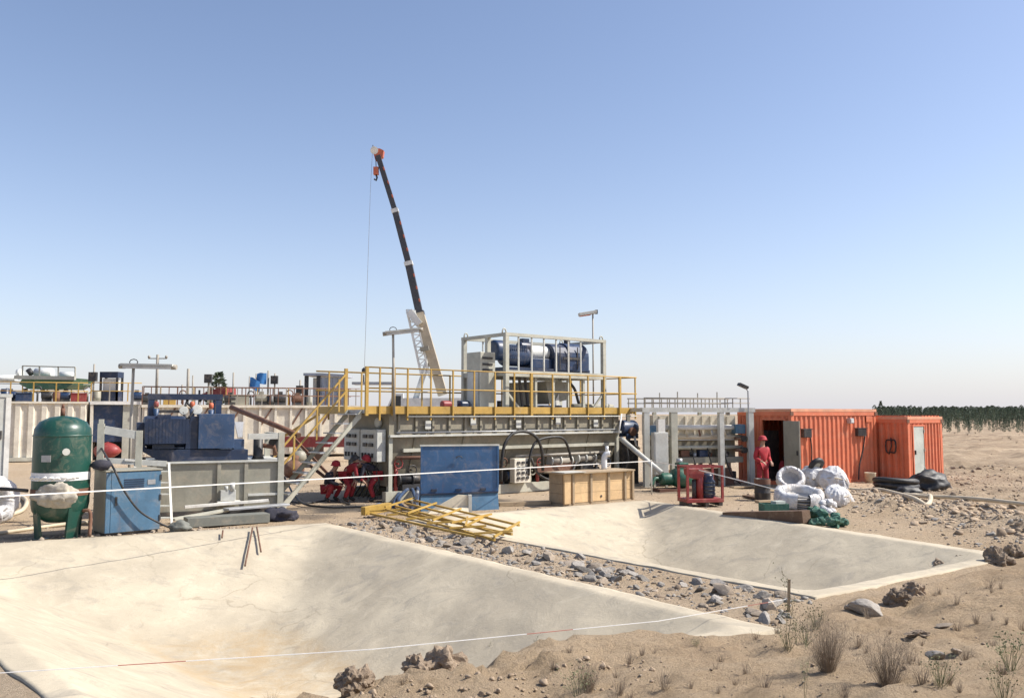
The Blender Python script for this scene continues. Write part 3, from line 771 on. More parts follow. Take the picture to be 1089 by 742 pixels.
deck_item('agitator_motor','upright dark motor on a red foot, on the deck under the blue centrifuge','motor',531,1.0,agit)
# small rectangular tray between the left railing posts
t = thing('hanging_tray','flat grey load hanging level on the crane cable behind the left railing','load',P(392,409,34))
m = MB(); m.box((-.6,-.4,0),(1.0,.4,.1)); m.build('tray','galv',t)
m = MB(); m.tube([(-.2,0,.1),(-.2,0,.4)],.03,6); m.build('pin','dark_steel',t)

# blue motors and pipework right of the tank
t = thing('mixing_pump','blue gear motor with rusty centre under the right end of the yellow deck','pump',TW(9.95,.35,0),TA)
m = MB(); m.box((-.35,-.25,0),(.5,.3,1.55)); m.build('stand','dark_steel',t)
m = xcyl(MB(), -.35, .55, 0, 1.98, .3); m.build('motor','motor_blue',t)
m = MB(); m.box((-.2,-.36,1.62),(.4,-.3,1.8)); m.build('name_cover','motor_blue',t)
m = MB(); m.tube([(.1,-.4,1.86),(.1,-.28,1.86)],.16,12); m.build('coupling','rusty',t)
m = MB(); m.tube([(.1,-.45,1.7),(.12,-.5,1.4),(.3,-.5,1.25)],.04,6); m.build('valve','white_paint',t)
a = P(660,466,29.2); b = P(704,503,27.6)
m = MB(); m.tube([a,b],.085,12); tag(m.build('white_pipe','pale_grey'),'pale pipe sloping down from the tank end towards the green pump','pipe')
m = MB(); m.tube([P(658,461,28.9),P(661,440,29.2)],.03,8); tag(m.build('strut','white_paint'),'thin white strut rising at the right end of the grey tank','strut')
hose('black cable hanging beside the sloping pale pipe', [P(664,468,29),P(667,480,29),P(668,490,29),P(664,500,29)], .04)

# ------------------------------------------------------------------ right hand tank in a grey frame
RA = math.atan2(1.1, 4.05); R0 = Vector((4.56, 29.2, 0)); RU = Vector((math.cos(RA),math.sin(RA),0)); RV = Vector((-math.sin(RA),math.cos(RA),0))
ru = lambda px, v=0: u_at(px, v, R0, RU, RV)
rt = thing('shaker_tank','low beige tank with pipes in a pale grey post frame, left of the orange cabins','tank',R0,RA)
LR = ru(797)
for i,(px,w,mat_) in enumerate(((686,.2,'pale_grey'),(715,.24,'frame_grey'),(765,.17,'pale_grey'),(796,.2,'pale_grey'))):
    x = ru(px); m = MB(); m.box((x-w/2,-.09,0),(x+w/2,.09,2.56)); m.build('post',mat_,rt)
    m = MB(); m.box((x-.06,1.5,0),(x+.06,1.62,2.56)); m.build('post','frame_grey',rt)
m = MB(); m.bar((-.12,0,2.64),(LR+.12,0,2.64),.2,.15); m.build('top_beam','pale_grey',rt)
m = MB(); m.bar((-.12,1.56,2.64),(LR+.12,1.56,2.64),.16,.15); m.build('top_beam','pale_grey',rt)
for px in (684,797):
    m = MB(); m.bar((ru(px),.101,2.64),(ru(px),1.47,2.64),.14,.13); m.build('top_beam','pale_grey',rt)
x0, x1 = ru(700), ru(788)
m = MB(); m.box((x0,.5,1.75),(x1,1.46,2.45)); m.build('tank_body','cream_paint',rt)
for k in range(9):
    m = MB(); m.bar((x0+.25+k*.33,.47,1.8),(x0+.25+k*.33,.47,2.42),.06); m.build('rib','cream_paint',rt)
m = MB()
m.prism([(x0,.42,1.75),(x0,.25,1.58),(x0,.5,1.58)],(x1-x0,0,0)); m.build('tray','white_paint',rt)
for z,r_,mt in ((2.02,.09,'white_paint'),(1.68,.08,'hose_cream'),(1.32,.07,'frame_grey')):
    m = MB(); m.tube([(x0-.2,.30,z),(x1+.15,.30,z)],r_,10); m.build('pipe',mt,rt)
m = MB(); m.box((x0,.55,.75),(x1,1.4,1.74)); m.build('lower_wall','tank_grey',rt)
for k in range(5):
    m = MB(); m.bar((x0+.4+k*.6,.52,.7),(x0+.4+k*.6,.52,1.3),.07); m.build('rib','frame_grey',rt)
m = MB(); m.box((x0-.1,.25,.78),(x1+.15,.56,.98)); m.build('trough','olive_grey',rt)
m = MB(); m.box((x0,.5,.10),(x1,.7,.45)); m.build('skid_beam','dark_steel',rt)
for k in range(5):
    m = MB(); m.tube([(x0+.3+k*.62,.42,.99),(x0+.3+k*.62,.42,1.12)],.07,8); m.build('fitting',('galv','rusty')[k%2],rt)
for px,z in ((696,1.95),(788,1.98)):
    m = MB(); m.box((ru(px)-.2,.12,z-.18),(ru(px)+.2,.45,z+.15)); m.build('motor_cover','cabinet_blue',rt,.02)
for z,l in ((1.62,.8),(1.22,.5)):
    m = MB(); m.tube([(x1-.2,.2,z),(x1+.1+l*.3,.1,z)],.06,8); m.build('valve_pipe','rusty',rt)
    m = MB(); m.tube([(x1+.1,.02,z),(x1+.1,.2,z)],.11,10); m.build('hand_wheel','dark_steel',rt)
for v in (.05,1.5):
    for z in (.16,.33):
        m = MB(); m.tube([(0,v,2.72+z),(LR,v,2.72+z)],.018,6); m.build('rail','far_metal',rt)
    for k in range(14):
        m = MB(); m.bar((.05+k*LR/13.4,v,2.716),(.05+k*LR/13.4,v,2.72+(.33 if k not in (4,9) else .55)),.03); m.build('rail_post','far_metal',rt)
for k in range(6):
    x = x0+.15+k*.5; m = MB(); m.tube([(x,.32,2.02),(x+.02,.22,1.72)],.035,6); m.build('riser',('rusty','galv','hose_cream')[k%3],rt)
for k in range(4):
    x = x0+.4+k*.72; m = MB(); m.box((x-.16,.3,1.0),(x+.16,.5,1.22)); b_ = m.build('motor',('olive_grey','rusty','motor_blue','olive_grey')[k],rt)
    m = MB(); m.tube([(x+.16,.4,1.1),(x+.3,.4,1.1)],.06,8); m.build('shaft','dark_steel',b_)
m = MB(); m.prism([(x0+.2,.1,.02),(x1-.3,.1,.02),(x1-.3,.3,.6),(x0+.2,.3,.55)],(0,.05,0)); m.build('splash_board','rusty',rt)
for k in range(5):
    x = x0+.1+k*.62; m = MB(); m.tube(smooth_path([(x,.25,1.3),(x+.05,.1,.8),(x+.2,.0,.3),(x+.5,-.05,.04)],4),.025,6); m.build('cable','black_rubber',rt)
bx = thing('junction_cabinet','pale grey wall cabinet on a thin stand beside the first post of the beige tank','cabinet',R0+RU*ru(695)-RV*.45,RA)
m = MB(); m.box((-.28,-.12,.45),(.24,.14,1.88)); m.build('cabinet_body','pale_grey',bx,.015)
m = MB(); m.box((-.24,-.135,.5),(.20,-.122,1.83)); m.build('door','pale_grey',bx)
for x in (-.24,.2):
    m = MB(); m.box((x-.03,-.05,0),(x+.03,.05,.449)); m.build('leg','frame_grey',bx)
m = MB(); m.box((-.1,-.08,1.881),(.15,.1,2.32)); m.build('meter_box','white_paint',bx)
q = R0+RU*ru(792)+RV*-.16; tp = P(793,413,q.y)
t = thing('lamp_post','small square lamp on a bent pole beside the corner of the orange cabin','lamp post',q)
m = MB(); m.tube(smooth_path([(0,0,0),(0,0,1.5),(0,0,tp.z-.25),(-.03,0,tp.z-.05),(-.15,-.02,tp.z+.06)],4),.028,8); m.build('pole','galv',t)
m = MB(); m.bar((-.02,0,tp.z+.02),(-.34,-.04,tp.z+.16),.26,.1); m.build('lamp_head','dark_steel',t,.01)

# ------------------------------------------------------------------ orange site cabins
def cabin(label, o, ang, L, W, Hh, ribs):
    t = thing('site_cabin', label, 'cabin', o, ang, 'orange steel site cabins')
    m = MB(); m.box((-.02,-.02,.0),(L+.02,W+.02,.14)); m.build('base_frame','orange_container',t)
    m = MB(); m.box((-.03,-.03,Hh-.10),(L+.03,W+.03,Hh)); m.build('roof','orange_roof',t)
    m = MB(); m.box((-.022,-.022,Hh-.24),(L+.022,W+.022,Hh-.101)); m.build('top_rail','orange_container',t)
    for x,y in ((0,0),(L-.12,0),(0,W-.12),(L-.12,W-.12)):
        m = MB(); m.box((x-.015,y-.015,.141),(x+.135,y+.135,Hh-.241)); m.build('corner_post','orange_container',t)
    m = MB(); m.box((.14,.14,.142),(L-.14,W-.14,.17)); m.build('floor','wood_dark',t)
    for x in (0,L):
        for z in (.07,Hh-.17):
            m = MB(); m.cbox((x,-.03,z),(.16,.03,.12)); m.build('corner_casting','rusty',t)
    return t
CA = R(33); C0 = Vector((9.7,29.5,0)); CH = 2.68
c1 = cabin('longer orange corrugated cabin with open grey door and a dark doorway', C0, CA, 4.83, 2.4, CH, 0)
z0,z1 = .142, CH-.242
def wallset(t, name, a, b, n, za=z0, zb=z1, pitch=.26, mat_='orange_container'):
    m = MB(); m.corr(a, b, za, zb, pitch, .045, n); return m.build(name, mat_, t)
wallset(c1,'front_wall',(.12,0),(4.71,0),(0,-1)); wallset(c1,'back_wall',(.12,2.4),(4.71,2.4),(0,1)); wallset(c1,'side_wall',(4.83,.12),(4.83,2.28),(1,0))
DY0, DY1, DZ = .28, 1.28, 2.28
wallset(c1,'side_wall',(0,.12),(0,DY0-.06),(-1,0)); wallset(c1,'side_wall',(0,DY1+.06),(0,2.28),(-1,0)); wallset(c1,'side_wall',(0,DY0-.06),(0,DY1+.06),(-1,0),DZ+.061,z1)
m = MB(); m.box((-.03,DY0-.06,z0),(.06,DY0-.001,DZ+.06)); m.box((-.03,DY1+.001,z0),(.06,DY1+.06,DZ+.06)); m.box((-.03,DY0,DZ),(.06,DY1,DZ+.06)); m.build('door_frame','orange_container',c1)
dr = MB(); dr.box((0,-.025,.18),(.98,.025,DZ-.02)); d1 = dr.build('door','olive_grey',c1,.006); d1.location = (-.05,DY0,0); d1.rotation_euler = (0,0,R(-110))
m = MB(); m.box((.84,-.06,1.1),(.9,-.026,1.25)); m.build('handle','dark_steel',d1)
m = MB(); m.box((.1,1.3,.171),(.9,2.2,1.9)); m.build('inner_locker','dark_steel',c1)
cu = lambda px: u_at(px,0,C0,Vector((math.cos(CA),math.sin(CA),0)),Vector((-math.sin(CA),math.cos(CA),0)))
for px,w in ((853.5,.42),(911,.5)):
    x = cu(px)
    m = MB(); m.box((x-w/2,-.14,1.68),(x+w/2,.0,1.96)); h = m.build('vent_box','dark_steel',c1,.01)
    m = MB(); m.box((x-w/2-.05,-.155,1.96),(x+w/2+.05,.0,1.985)); m.build('hood','dark_steel',h)
    for k in range(4):
        m = MB(); m.box((x-w/2+.03,-.15,1.71+k*.06),(x+w/2-.03,-.141,1.735+k*.06)); m.build('louver','dark_steel',h)
def CW(x,y,z): return C0+Vector((math.cos(CA)*x-math.sin(CA)*y, math.sin(CA)*x+math.cos(CA)*y, z))
x = cu(854); hose('black cable hanging from the left vent box on the orange cabin', [CW(x+.12,-.12,1.7),CW(x+.2,-.1,1.2),CW(x+.16,-.1,.6),CW(x+.1,-.14,.05)], .024)
x = cu(912); hose('black cable slanting down from the right vent box on the orange cabin', [CW(x+.1,-.12,1.7),CW(x,-.1,1.2),CW(x-.25,-.1,.6),CW(x-.38,-.14,.1)], .028)
m = MB(); m.box((cu(900)-.11,-.16,2.15),(cu(900)+.11,0,2.34)); h = m.build('wall_lamp','galv',c1,.02)
m = MB(); m.box((cu(900)-.08,-.175,2.18),(cu(900)+.08,-.161,2.31)); m.build('lens','lamp_glass',h)
m = MB(); m.box((cu(921)-.16,-.03,2.2),(cu(921)+.16,-.012,2.42)); m.build('sign_plate','orange_container',c1)
q = CW(cu(907),-.55,0)
t = thing('bucket','cream plastic bucket on the ground against the orange cabin','bucket',q)
m = MB(); m.lathe([(.17,0),(.2,.36),(.21,.38),(.19,.38),(.16,.03)],18); m.build('bucket_body','hose_cream',t)
m = MB(); m.tube([(math.cos(k/10*math.pi)*.2,0,.36-math.sin(k/10*math.pi)*.16-.0) for k in range(11)],.008,5); m.build('handle','dark_steel',t)
t = thing('red_bag','red bag on the floor just inside the dark doorway of the orange cabin','bag',CW(.55,.8,.17))
m = MB(); m.blob((0,0,.33),(.2,.26,.36),2,.25,1.6,4,.1); m.build('bag_body','red_cloth',t)
m = MB(); m.tube([(0,-.1,.62),(0,-.05,.8),(0,.05,.8),(0,.1,.62)],.015,5); m.build('strap','dark_cloth',t)

CB = R(36); C2 = Vector((14.57,31.3,0)); CH2 = 2.40
c2 = cabin('shorter orange corrugated cabin with a closed pale door on its end, on the right', C2, CB, 2.44, 2.9, CH2, 0)
z1 = CH2-.242
wallset(c2,'side_wall',(0,.12),(0,2.78),(-1,0)); wallset(c2,'side_wall',(2.44,.12),(2.44,2.78),(1,0)); wallset(c2,'back_wall',(.12,2.9),(2.32,2.9),(0,1))
wallset(c2,'front_wall',(.12,0),(.30,0),(0,-1),pitch=.2); wallset(c2,'front_wall',(1.16,0),(2.32,0),(0,-1),pitch=.24); wallset(c2,'front_wall',(.30,0),(1.16,0),(0,-1),2.1,z1)
m = MB(); m.box((.30,-.03,z0),(.36,.05,2.1)); m.box((1.10,-.03,z0),(1.16,.05,2.1)); m.box((.361,-.03,2.04),(1.099,.05,2.099)); m.build('door_frame','orange_container',c2)
m = MB(); m.box((.362,-.012,z0+.02),(1.098,.03,2.038)); d2 = m.build('door','door_grey',c2,.005)
m = MB(); m.box((.41,-.06,1.0),(.45,-.0125,1.16)); m.build('handle','dark_steel',d2)
for z in (.4,1.1,1.8):
    m = MB(); m.box((1.075,-.035,z),(1.12,-.0305,z+.12)); m.build('hinge','far_metal',d2)
vs = (C2, CB)
c,s = math.cos(CB), math.sin(CB)
def C2W(x,y,z): return C2+Vector((c*x-s*y, s*x+c*y, z))
loop = [C2W(-.10,.62+.2*math.cos(a),1.30+.28*math.sin(a)+.06*math.sin(3*a)) for a in [k/16*2*math.pi for k in range(16)]]
m = MB(); m.tube(loop,.03,6,closed=True); m.tube([C2W(-.08,.62,1.62),C2W(-.09,.6,1.3),C2W(-.1,.7,1.0)],.025,6)
tag(m.build('cable_coil','black_rubber'),'small black cable coil hung on the shaded side of the shorter orange cabin','cable')

# ------------------------------------------------------------------ left: pressure tank, cabinet, navy machine on its tank
t = thing('pressure_tank','tall dark green upright pressure tank with white tape and a cloth bundle tied round it','tank',(-9.2,17.42,0))
m = MB()
prof = [(0.02,.30),(.25,.33),(.42,.42),(.51,.56),(.535,.7),(.535,2.05),(.52,2.2),(.43,2.34),(.25,2.43),(.06,2.46),(.02,2.462)]
m.lathe(prof, 40); m.build('tank_body','green_tank',t)
m = MB(); m.tube([(-.02,0,2.45),(-.02,0,2.62)],.045,10); m.tube([(-.02,0,2.62),(-.02,0,2.70)],.028,8); m.build('valve','rusty',t)
for k in range(3):
    a = R(-130+100*k); m = MB()
    m.prism([(math.cos(a)*.36-.12*math.sin(a), math.sin(a)*.36+.12*math.cos(a),.0),(math.cos(a)*.36+.12*math.sin(a), math.sin(a)*.36-.12*math.cos(a),.0),(math.cos(a)*.44+.10*math.sin(a), math.sin(a)*.44-.15*math.cos(a),.62),(math.cos(a)*.44-.15*math.sin(a), math.sin(a)*.44+.15*math.cos(a),.62)],(math.cos(a)*.06,math.sin(a)*.06,0))
    m.box((math.cos(a)*.33-.12,math.sin(a)*.33-.12,-.02),(math.cos(a)*.33+.12,math.sin(a)*.33+.12,.02)); m.build('leg','green_tank',t)
m = MB()
for r_,z in ((.5395,1.33),): m.lathe([(.5395,1.17),(.5405,1.20),(.542,1.27),(.5395,1.33)],40,caps=False)
m.build('wrapped_band','plastic_white',t)
m = MB()
for k in range(9):
    a = R(-150+k*14); m.tube([(math.cos(a)*.545,math.sin(a)*.545,1.18+.1*random.random()),(math.cos(a+.2)*.552,math.sin(a+.2)*.552,1.24),(math.cos(a+.3)*.545,math.sin(a+.3)*.545,1.20+.1*random.random())],.02,6)
m.build('tape_knots','tape_white',t)
m = MB(); m.blob((.16,-.48,.88),(.40,.16,.24),4,.45,2.2,11); m.build('cloth_bundle','cloth_grey',t)
m = MB(); m.lathe([(.541,.86),(.545,.9),(.545,.96),(.541,1.0)],40,caps=False); m.build('strap','rusty',t)
m = MB(); m.lathe([(.536,2.04),(.545,2.05),(.545,2.07),(.536,2.08)],40,caps=False); m.build('weld_ring','green_tank',t)
m = MB(); m.tube([(.30,-.44,1.75),(.35,-.52,1.75)],.025,6); m.tube([(.35,-.515,1.75),(.36,-.53,1.75)],.07,14); m.build('pressure_gauge','pale_grey',t)
m = MB(); m.tube(smooth_path([(.52,-.1,.55),(.66,-.12,.55),(.7,-.14,.4),(.72,-.2,.05)],5),.035,7); m.build('drain_pipe','rusty',t)
m = MB(); m.box((-.12,-.548,1.55),(.06,-.53,1.68)); m.build('name_plate','galv',t)
hose('black hose running from the left edge of the picture round the green pressure tank', [(-12.6,18.0,.75),(-11.2,17.1,.98),(-10.2,16.95,1.02),(-9.62,16.98,.98)], .035)

q = G(110,571); CBa = R(42)
t = thing('steel_cabinet','blue steel cabinet with a dark grey side, right of the green pressure tank','cabinet',(q.x,q.y+.02,0),CBa)
m = MB(); m.box((0,0,.06),(1.1,.8,1.31)); m.build('cabinet_body','olive_grey',t,.012)
m = MB(); m.box((.10,-.03,.07),(1.098,-.002,1.30)); d = m.build('door','cabinet_blue',t,.008)
m = MB(); m.box((.0,-.03,.07),(.095,-.002,1.30)); m.build('door_jamb','cabinet_blue',t,.008)
m = MB(); m.box((-.02,-.05,1.312),(1.12,.82,1.34)); m.build('top_cover','olive_grey',t,.006)
m = MB(); m.box((.02,.02,0),(1.08,.78,.06)); m.build('plinth','dark_steel',t)
m = MB(); m.box((.18,-.055,.62),(.22,-.031,.80)); m.build('handle','dark_steel',d)
for z in (.25,.68,1.1):
    m = MB(); m.box((1.07,-.045,z),(1.11,-.0305,z+.12)); m.build('hinge','dark_steel',d)
for k in range(5):
    m = MB(); m.box((.35,-.042,.95+k*.045),(.75,-.0305,.97+k*.045)); m.build('louver','navy_paint',d)
m = MB(); m.box((.82,-.04,1.02),(.98,-.0305,1.12)); m.build('plate','galv',d)
def BW(x,y,z): return Vector((q.x,q.y+.02,0))+Vector((math.cos(CBa)*x-math.sin(CBa)*y, math.sin(CBa)*x+math.cos(CBa)*y, z))
hose('black cable drooping over the front of the blue cabinet to the ground', [P(104,470,19.8),P(113,485,18.6),BW(.12,-.12,1.36),BW(.3,-.16,.95),BW(.62,-.17,.5),BW(1.02,-.2,.22),BW(1.35,-.15,.06),G(186,564)+Vector((0,0,.03)),G(215,568)+Vector((0,0,.03))], .022)
m = MB(); m.blob(BW(-.05,.2,1.45),(.2,.18,.12),2,.4,2,5); tag(m.build('rag','dark_cloth'),'dark rag lying on top of the blue cabinet','rag')

# grey stand
a = P(106,505,19.2); 
t = thing('steel_stand','pale grey steel stand of two posts and cross bars behind the blue cabinet','stand',(P(106,500,19.3).x,19.3,0),R(20))
x1 = .80
for x,mt in ((0,'frame_grey'),(x1,'frame_grey')):
    m = MB(); m.box((x-.07,-.06,0),(x+.07,.06,2.12 if x else 2.28)); m.build('post',mt,t)
m = MB(); m.bar((.071,0,2.14),(x1-.071,0,2.02),.1,.18); m.build('top_bar','pale_grey',t)
m = MB(); m.bar((.071,0,1.45),(x1+.6,.0,1.35),.1,.12); m.build('mid_bar','pale_grey',t)
m = MB(); m.cbox((0,0,2.33),(.10,.10,.1)); m.build('lug','frame_grey',t)

SA = R(25); S0 = Vector((-8.75,20.6,0)); 
t = thing('base_tank','low olive grey steel tank with an end post, carrying the navy machine','tank',S0,SA)
SL = 3.12
m = MB(); m.box((0,0,.12),(SL-.02,1.9,1.29)); m.build('tank_body','olive_grey',t,.008)
m = MB(); m.box((-.04,-.07,1.291),(SL,1.95,1.34)); m.build('top_rim','pale_grey',t)
m = MB(); m.box((0.02,-.06,.0),(SL-.06,.12,.119)); m.box((0.02,1.7,.0),(SL-.06,1.9,.119)); m.build('skid_beam','dark_steel',t)
for x in (.06,1.55,2.2):
    m = MB(); m.box((x,-.05,.13),(x+.09,-.002,1.288)); m.build('stiffener','olive_grey',t)
m = MB(); m.box((2.30,-.055,.44),(2.30+.8,-.01,.5)); m.build('ledge','pale_grey',t)
m = MB(); m.box((SL-.1,-.08,0),(SL+.05,.06,2.02)); m.build('end_post','frame_grey',t)
m = MB(); m.bar((SL-.05,.061,1.93),(SL-.05,1.8,1.93),.1,.14); m.build('end_rail','frame_grey',t)
m = MB(); m.bar((SL-.101,-.01,1.93),(SL-.85,-.01,1.93),.12,.14); m.build('top_rail','pale_grey',t)
m = MB(); m.box((SL-.15,1.8,0),(SL,1.92,2.0)); m.build('end_post','frame_grey',t)
m = MB(); m.box((1.62,-.22,.36),(1.98,-.051,.62)); b = m.build('drain_box','pale_grey',t,.01)
m = MB(); m.tube([(1.9,-.2,.6),(1.9,-.2,.8)],.06,8); m.tube([(1.76,-.18,.6),(1.76,-.18,.72)],.05,8); m.build('pipe_stub','pale_grey',b)
m = MB(); m.box((1.55,-.26,.31),(2.1,-.05,.35)); m.build('shelf','white_paint',b)
# navy machine
n0 = 1.342
nv = thing('mud_cleaner','navy blue shaker machine with overhead frame and round gauges, on the olive tank','machine',S0+Vector((0,0,n0)),SA)
nx = lambda px, v=0: u_at(px, v, S0, Vector((math.cos(SA),math.sin(SA),0)), Vector((-math.sin(SA),math.cos(SA),0)))
m = MB(); xa, xb = nx(148,.3), nx(266,.05)
m.prism([(xa,-.02,.34),(xa+.55,-.02,0),(xb,-.02,0),(xb,-.02,.26),(xa+.5,-.02,.30)],(0,1.5,0)); m.build('base_tray','navy_paint',nv,.01)
m = MB(); m.box((nx(213),-.10,.30),(nx(251),.45,1.16)); hb = m.build('hopper_box','slate_blue',nv,.012)
m = MB(); m.prism([(nx(205),-.02,1.1),(nx(213)-.005,-.02,1.1),(nx(213)-.005,-.02,.3),(nx(200),-.02,.3)],(0,.4,0)); m.build('hopper_wing','navy_paint',nv)
m = MB(); m.box((nx(251)+.01,.0,.27),(nx(262),.45,.52)); m.build('side_box','slate_blue',nv)
xm = nx(158)
for k in range(2):
    m = MB(); xcyl(m, xm-.05, nx(201), .16+k*.65, .74, .37, 22)
    for j in range(13): m.bar((xm+.02+j*.075,.16+k*.65-.36,.44),(xm+.02+j*.075,.16+k*.65-.36,1.04),.03,.09)
    mm = m.build('motor','navy_paint',nv)
    m = MB(); m.box((xm+.15,-.05+k*.65,.31),(xm+.65,.3+k*.65,.42)); m.build('motor_foot','navy_paint',mm)
    m = MB(); m.box((xm+.25,-.08+k*.65,1.0),(xm+.55,.15+k*.65,1.14)); m.build('terminal_box','navy_paint',mm)
for x,mt in ((nx(163,.6),'motor_blue'),(nx(234,.6),'motor_blue')):
    m = MB(); m.box((x-.07,.53,.3),(x+.07,.67,1.52)); m.build('frame_post',mt,nv)
    m = MB(); m.box((x-.06,1.33,.3),(x+.06,1.45,1.52)); m.build('frame_post','navy_paint',nv)
m = MB(); m.box((nx(160,.6),.52,1.521),(nx(238,.6),.68,1.66)); m.build('top_beam','navy_paint',nv)
m = MB(); m.box((nx(160,.6),1.32,1.521),(nx(238,.6),1.46,1.66)); m.build('top_beam','navy_paint',nv)
m = MB(); m.bar((nx(165,.55),.6,1.22),(nx(200,.55),.6,1.22),.07,.07); m.build('cross_pipe','dark_steel',nv)
for px,r_,z in ((197,.11,1.24),(211,.13,1.26)):
    x = nx(px,.5); M_ = Matrix.Translation((x,.42,z)) @ Matrix.Rotation(R(82),4,'X')
    m = MB(); m.lathe([(r_*.9,0),(r_,.015),(r_*.97,.04),(r_*.9,.042),(.02,.035)],24,M_); g = m.build('gauge','pale_grey',nv)
    m = MB(); m.tube([(x,.46,z),(x+.1,.6,1.52)],.03,6); m.build('gauge_stem','dark_steel',g)
for px,z,mt in ((206,1.40,'hook_orange'),(226,1.37,'hook_orange'),(168,1.40,'red_paint')):
    x = nx(px,.5)
    m = MB(); m.lathe([(.035,-.08),(.055,-.06),(.06,-.0),(.055,.05),(.03,.07)],16,Matrix.Translation((x,.44,z))); m.build('cyclone_head',mt,nv)
    m = MB(); m.lathe([(.02,-.45),(.03,-.42),(.075,-.11)],14,Matrix.Translation((x,.44,z))); m.build('cyclone_cone','slate_blue',nv)
m = MB(); m.tube(smooth_path([(nx(196,.5),.4,1.2),(nx(201,.5),.38,1.05),(nx(207,.5),.4,1.25),(nx(200,.5),.45,1.45)],5),.03,6); m.build('hose_loop','dark_steel',nv)
m = MB(); m.box((nx(163,1.0),1.0,.3),(nx(236,1.0),1.08,.78)); m.build('rear_panel','navy_paint',nv)
m = MB(); m.box((nx(148,.1),.02,.3),(nx(158,.1),.9,.95)); m.build('end_guard','navy_paint',nv)
for pa_,pb_,za,zb in ((190,205,.62,1.0),(251.5,261,.55,.95)):  # white boards added for the sunlit background showing through the gaps
    m = MB(); m.prism([(nx(pa_,.8),.8,zb),(nx(pb_,.8),.8,zb),(nx(pb_-1,.8),.8,za),(nx(pa_+4,.8),.8,za)],(0,.12,0)); m.build('gap_board','plastic_white',nv)
t = thing('upright_motor','dark upright motor with side pipe at the right end of the olive grey tank top','motor',S0+Vector((math.cos(SA)*(SL-.55)-math.sin(SA)*.3, math.sin(SA)*(SL-.55)+math.cos(SA)*.3, n0)),SA)
m = MB(); m.tube([(0,0,0),(0,0,.1),(0,0,.62)],[.16,.12,.12],14); m.build('motor_body','dark_steel',t)
m = MB(); m.tube([(.1,0,.35),(.4,0,.3),(.45,.1,.1)],.06,8); m.build('pipe','rusty',t)
m = MB(); m.tube([(.42,0,.4),(.42,.12,.4)],.15,14); m.build('valve_wheel','dark_steel',t)

# step ladder
t = thing('steel_steps','small pale steel step ladder leaning against the left end of the olive grey tank','ladder',(-7.62,19.2,0),R(25))
for x in (-.72,0):
    m = MB(); m.bar((x,0,0),(x-.06,.75,1.36),.05,.05); m.build('side_rail','white_paint',t)
for k in range(5):
    z=.18+k*.25; m = MB(); m.box((-.69-.045*z,z*.55-.07,z-.012),(-.03-.045*z,z*.55+.09,z+.012)); m.build('tread','pale_grey',t)
m = MB(); m.bar((-.1,.72,1.37),(-1.0,.72,1.46),.06,.05); m.build('hand_bar','white_paint',t)

# scrap on the rim below it
def GZ(px,py,dz=0): g = G(px,py); return Vector((g.x,g.y,H(g.x,g.y)+dz))
def beam(name,label,cat,a,b,w,h,mat_,group=None):
    m = MB(); mid=(a+b)/2; m.bar(a-mid,b-mid,w,h); o = m.build(name,mat_,bevel=.006); o.location = mid; return tag(o,label,cat,group)
beam('steel_channel','grey green steel channel lying along the rim of the big pit below the olive tank','beam',GZ(197,561,.12),GZ(284,555,.12),.42,.20,'asphalt_grey')
beam('scaffold_pipe','longest pale pipe lying on the scrap below the olive grey tank','pipe',GZ(196,551,.27),GZ(285,545.5,.30),.07,.07,'white_paint')
beam('scaffold_pipe','shorter pale pipe lying nearest the olive grey tank foot','pipe',GZ(209,547,.30),GZ(292,541,.34),.06,.06,'pale_grey')
beam('board','grey weathered board lying on the scrap, right of the steel channel','board',GZ(240,552,.24),GZ(305,546,.22),.3,.05,'galv')
beam('board','thin grey board under the pale pipes at the left of the scrap','board',GZ(183,557,.10),GZ(240,551,.20),.25,.05,'frame_grey')
m = MB(); g = GZ(297,553); m.blob((g.x,g.y,g.z+.1),(.42,.3,.2),3,.5,2.2,8,.5); tag(m.build('tarpaulin','dark_cloth'),'crumpled dark tarpaulin at the right end of the scrap heap','tarpaulin')
m = MB(); g = GZ(192,566); m.blob((g.x,g.y,g.z+.08),(.22,.16,.14),3,.5,2.2,18,.4); tag(m.build('tarpaulin','asphalt_grey'),'small grey rag at the left end of the steel channel','rag')
# rods on the pit slope
def on_slope(px,py):
    for _ in range(1):
        lo, hi = 5.0, 40.0
        for i in range(60):
            mid=(lo+hi)/2; p=P(px,py,mid)
            z=float(pit_depth(PIT1,np.array([p.x]),np.array([p.y]),W1)[0])+.08
            if p.z > z: lo=mid
            else: hi=mid
        return p
for a,b,l in (((268.5,564),(260.5,603),'longer of two dark rods hanging down the back slope of the big pit'),((273,563),(277.5,588),'shorter of two dark rods hanging down the back slope of the big pit'),((237,567),(236,573),'short dark stub of a rod at the back rim of the big pit')):
    pa, pb = on_slope(*a), on_slope(*b)
    m = MB(); m.tube([pa+Vector((0,0,.06)), pb+Vector((0,0,.03))],.018,6); tag(m.build('steel_rod','rusty'),l,'rod')

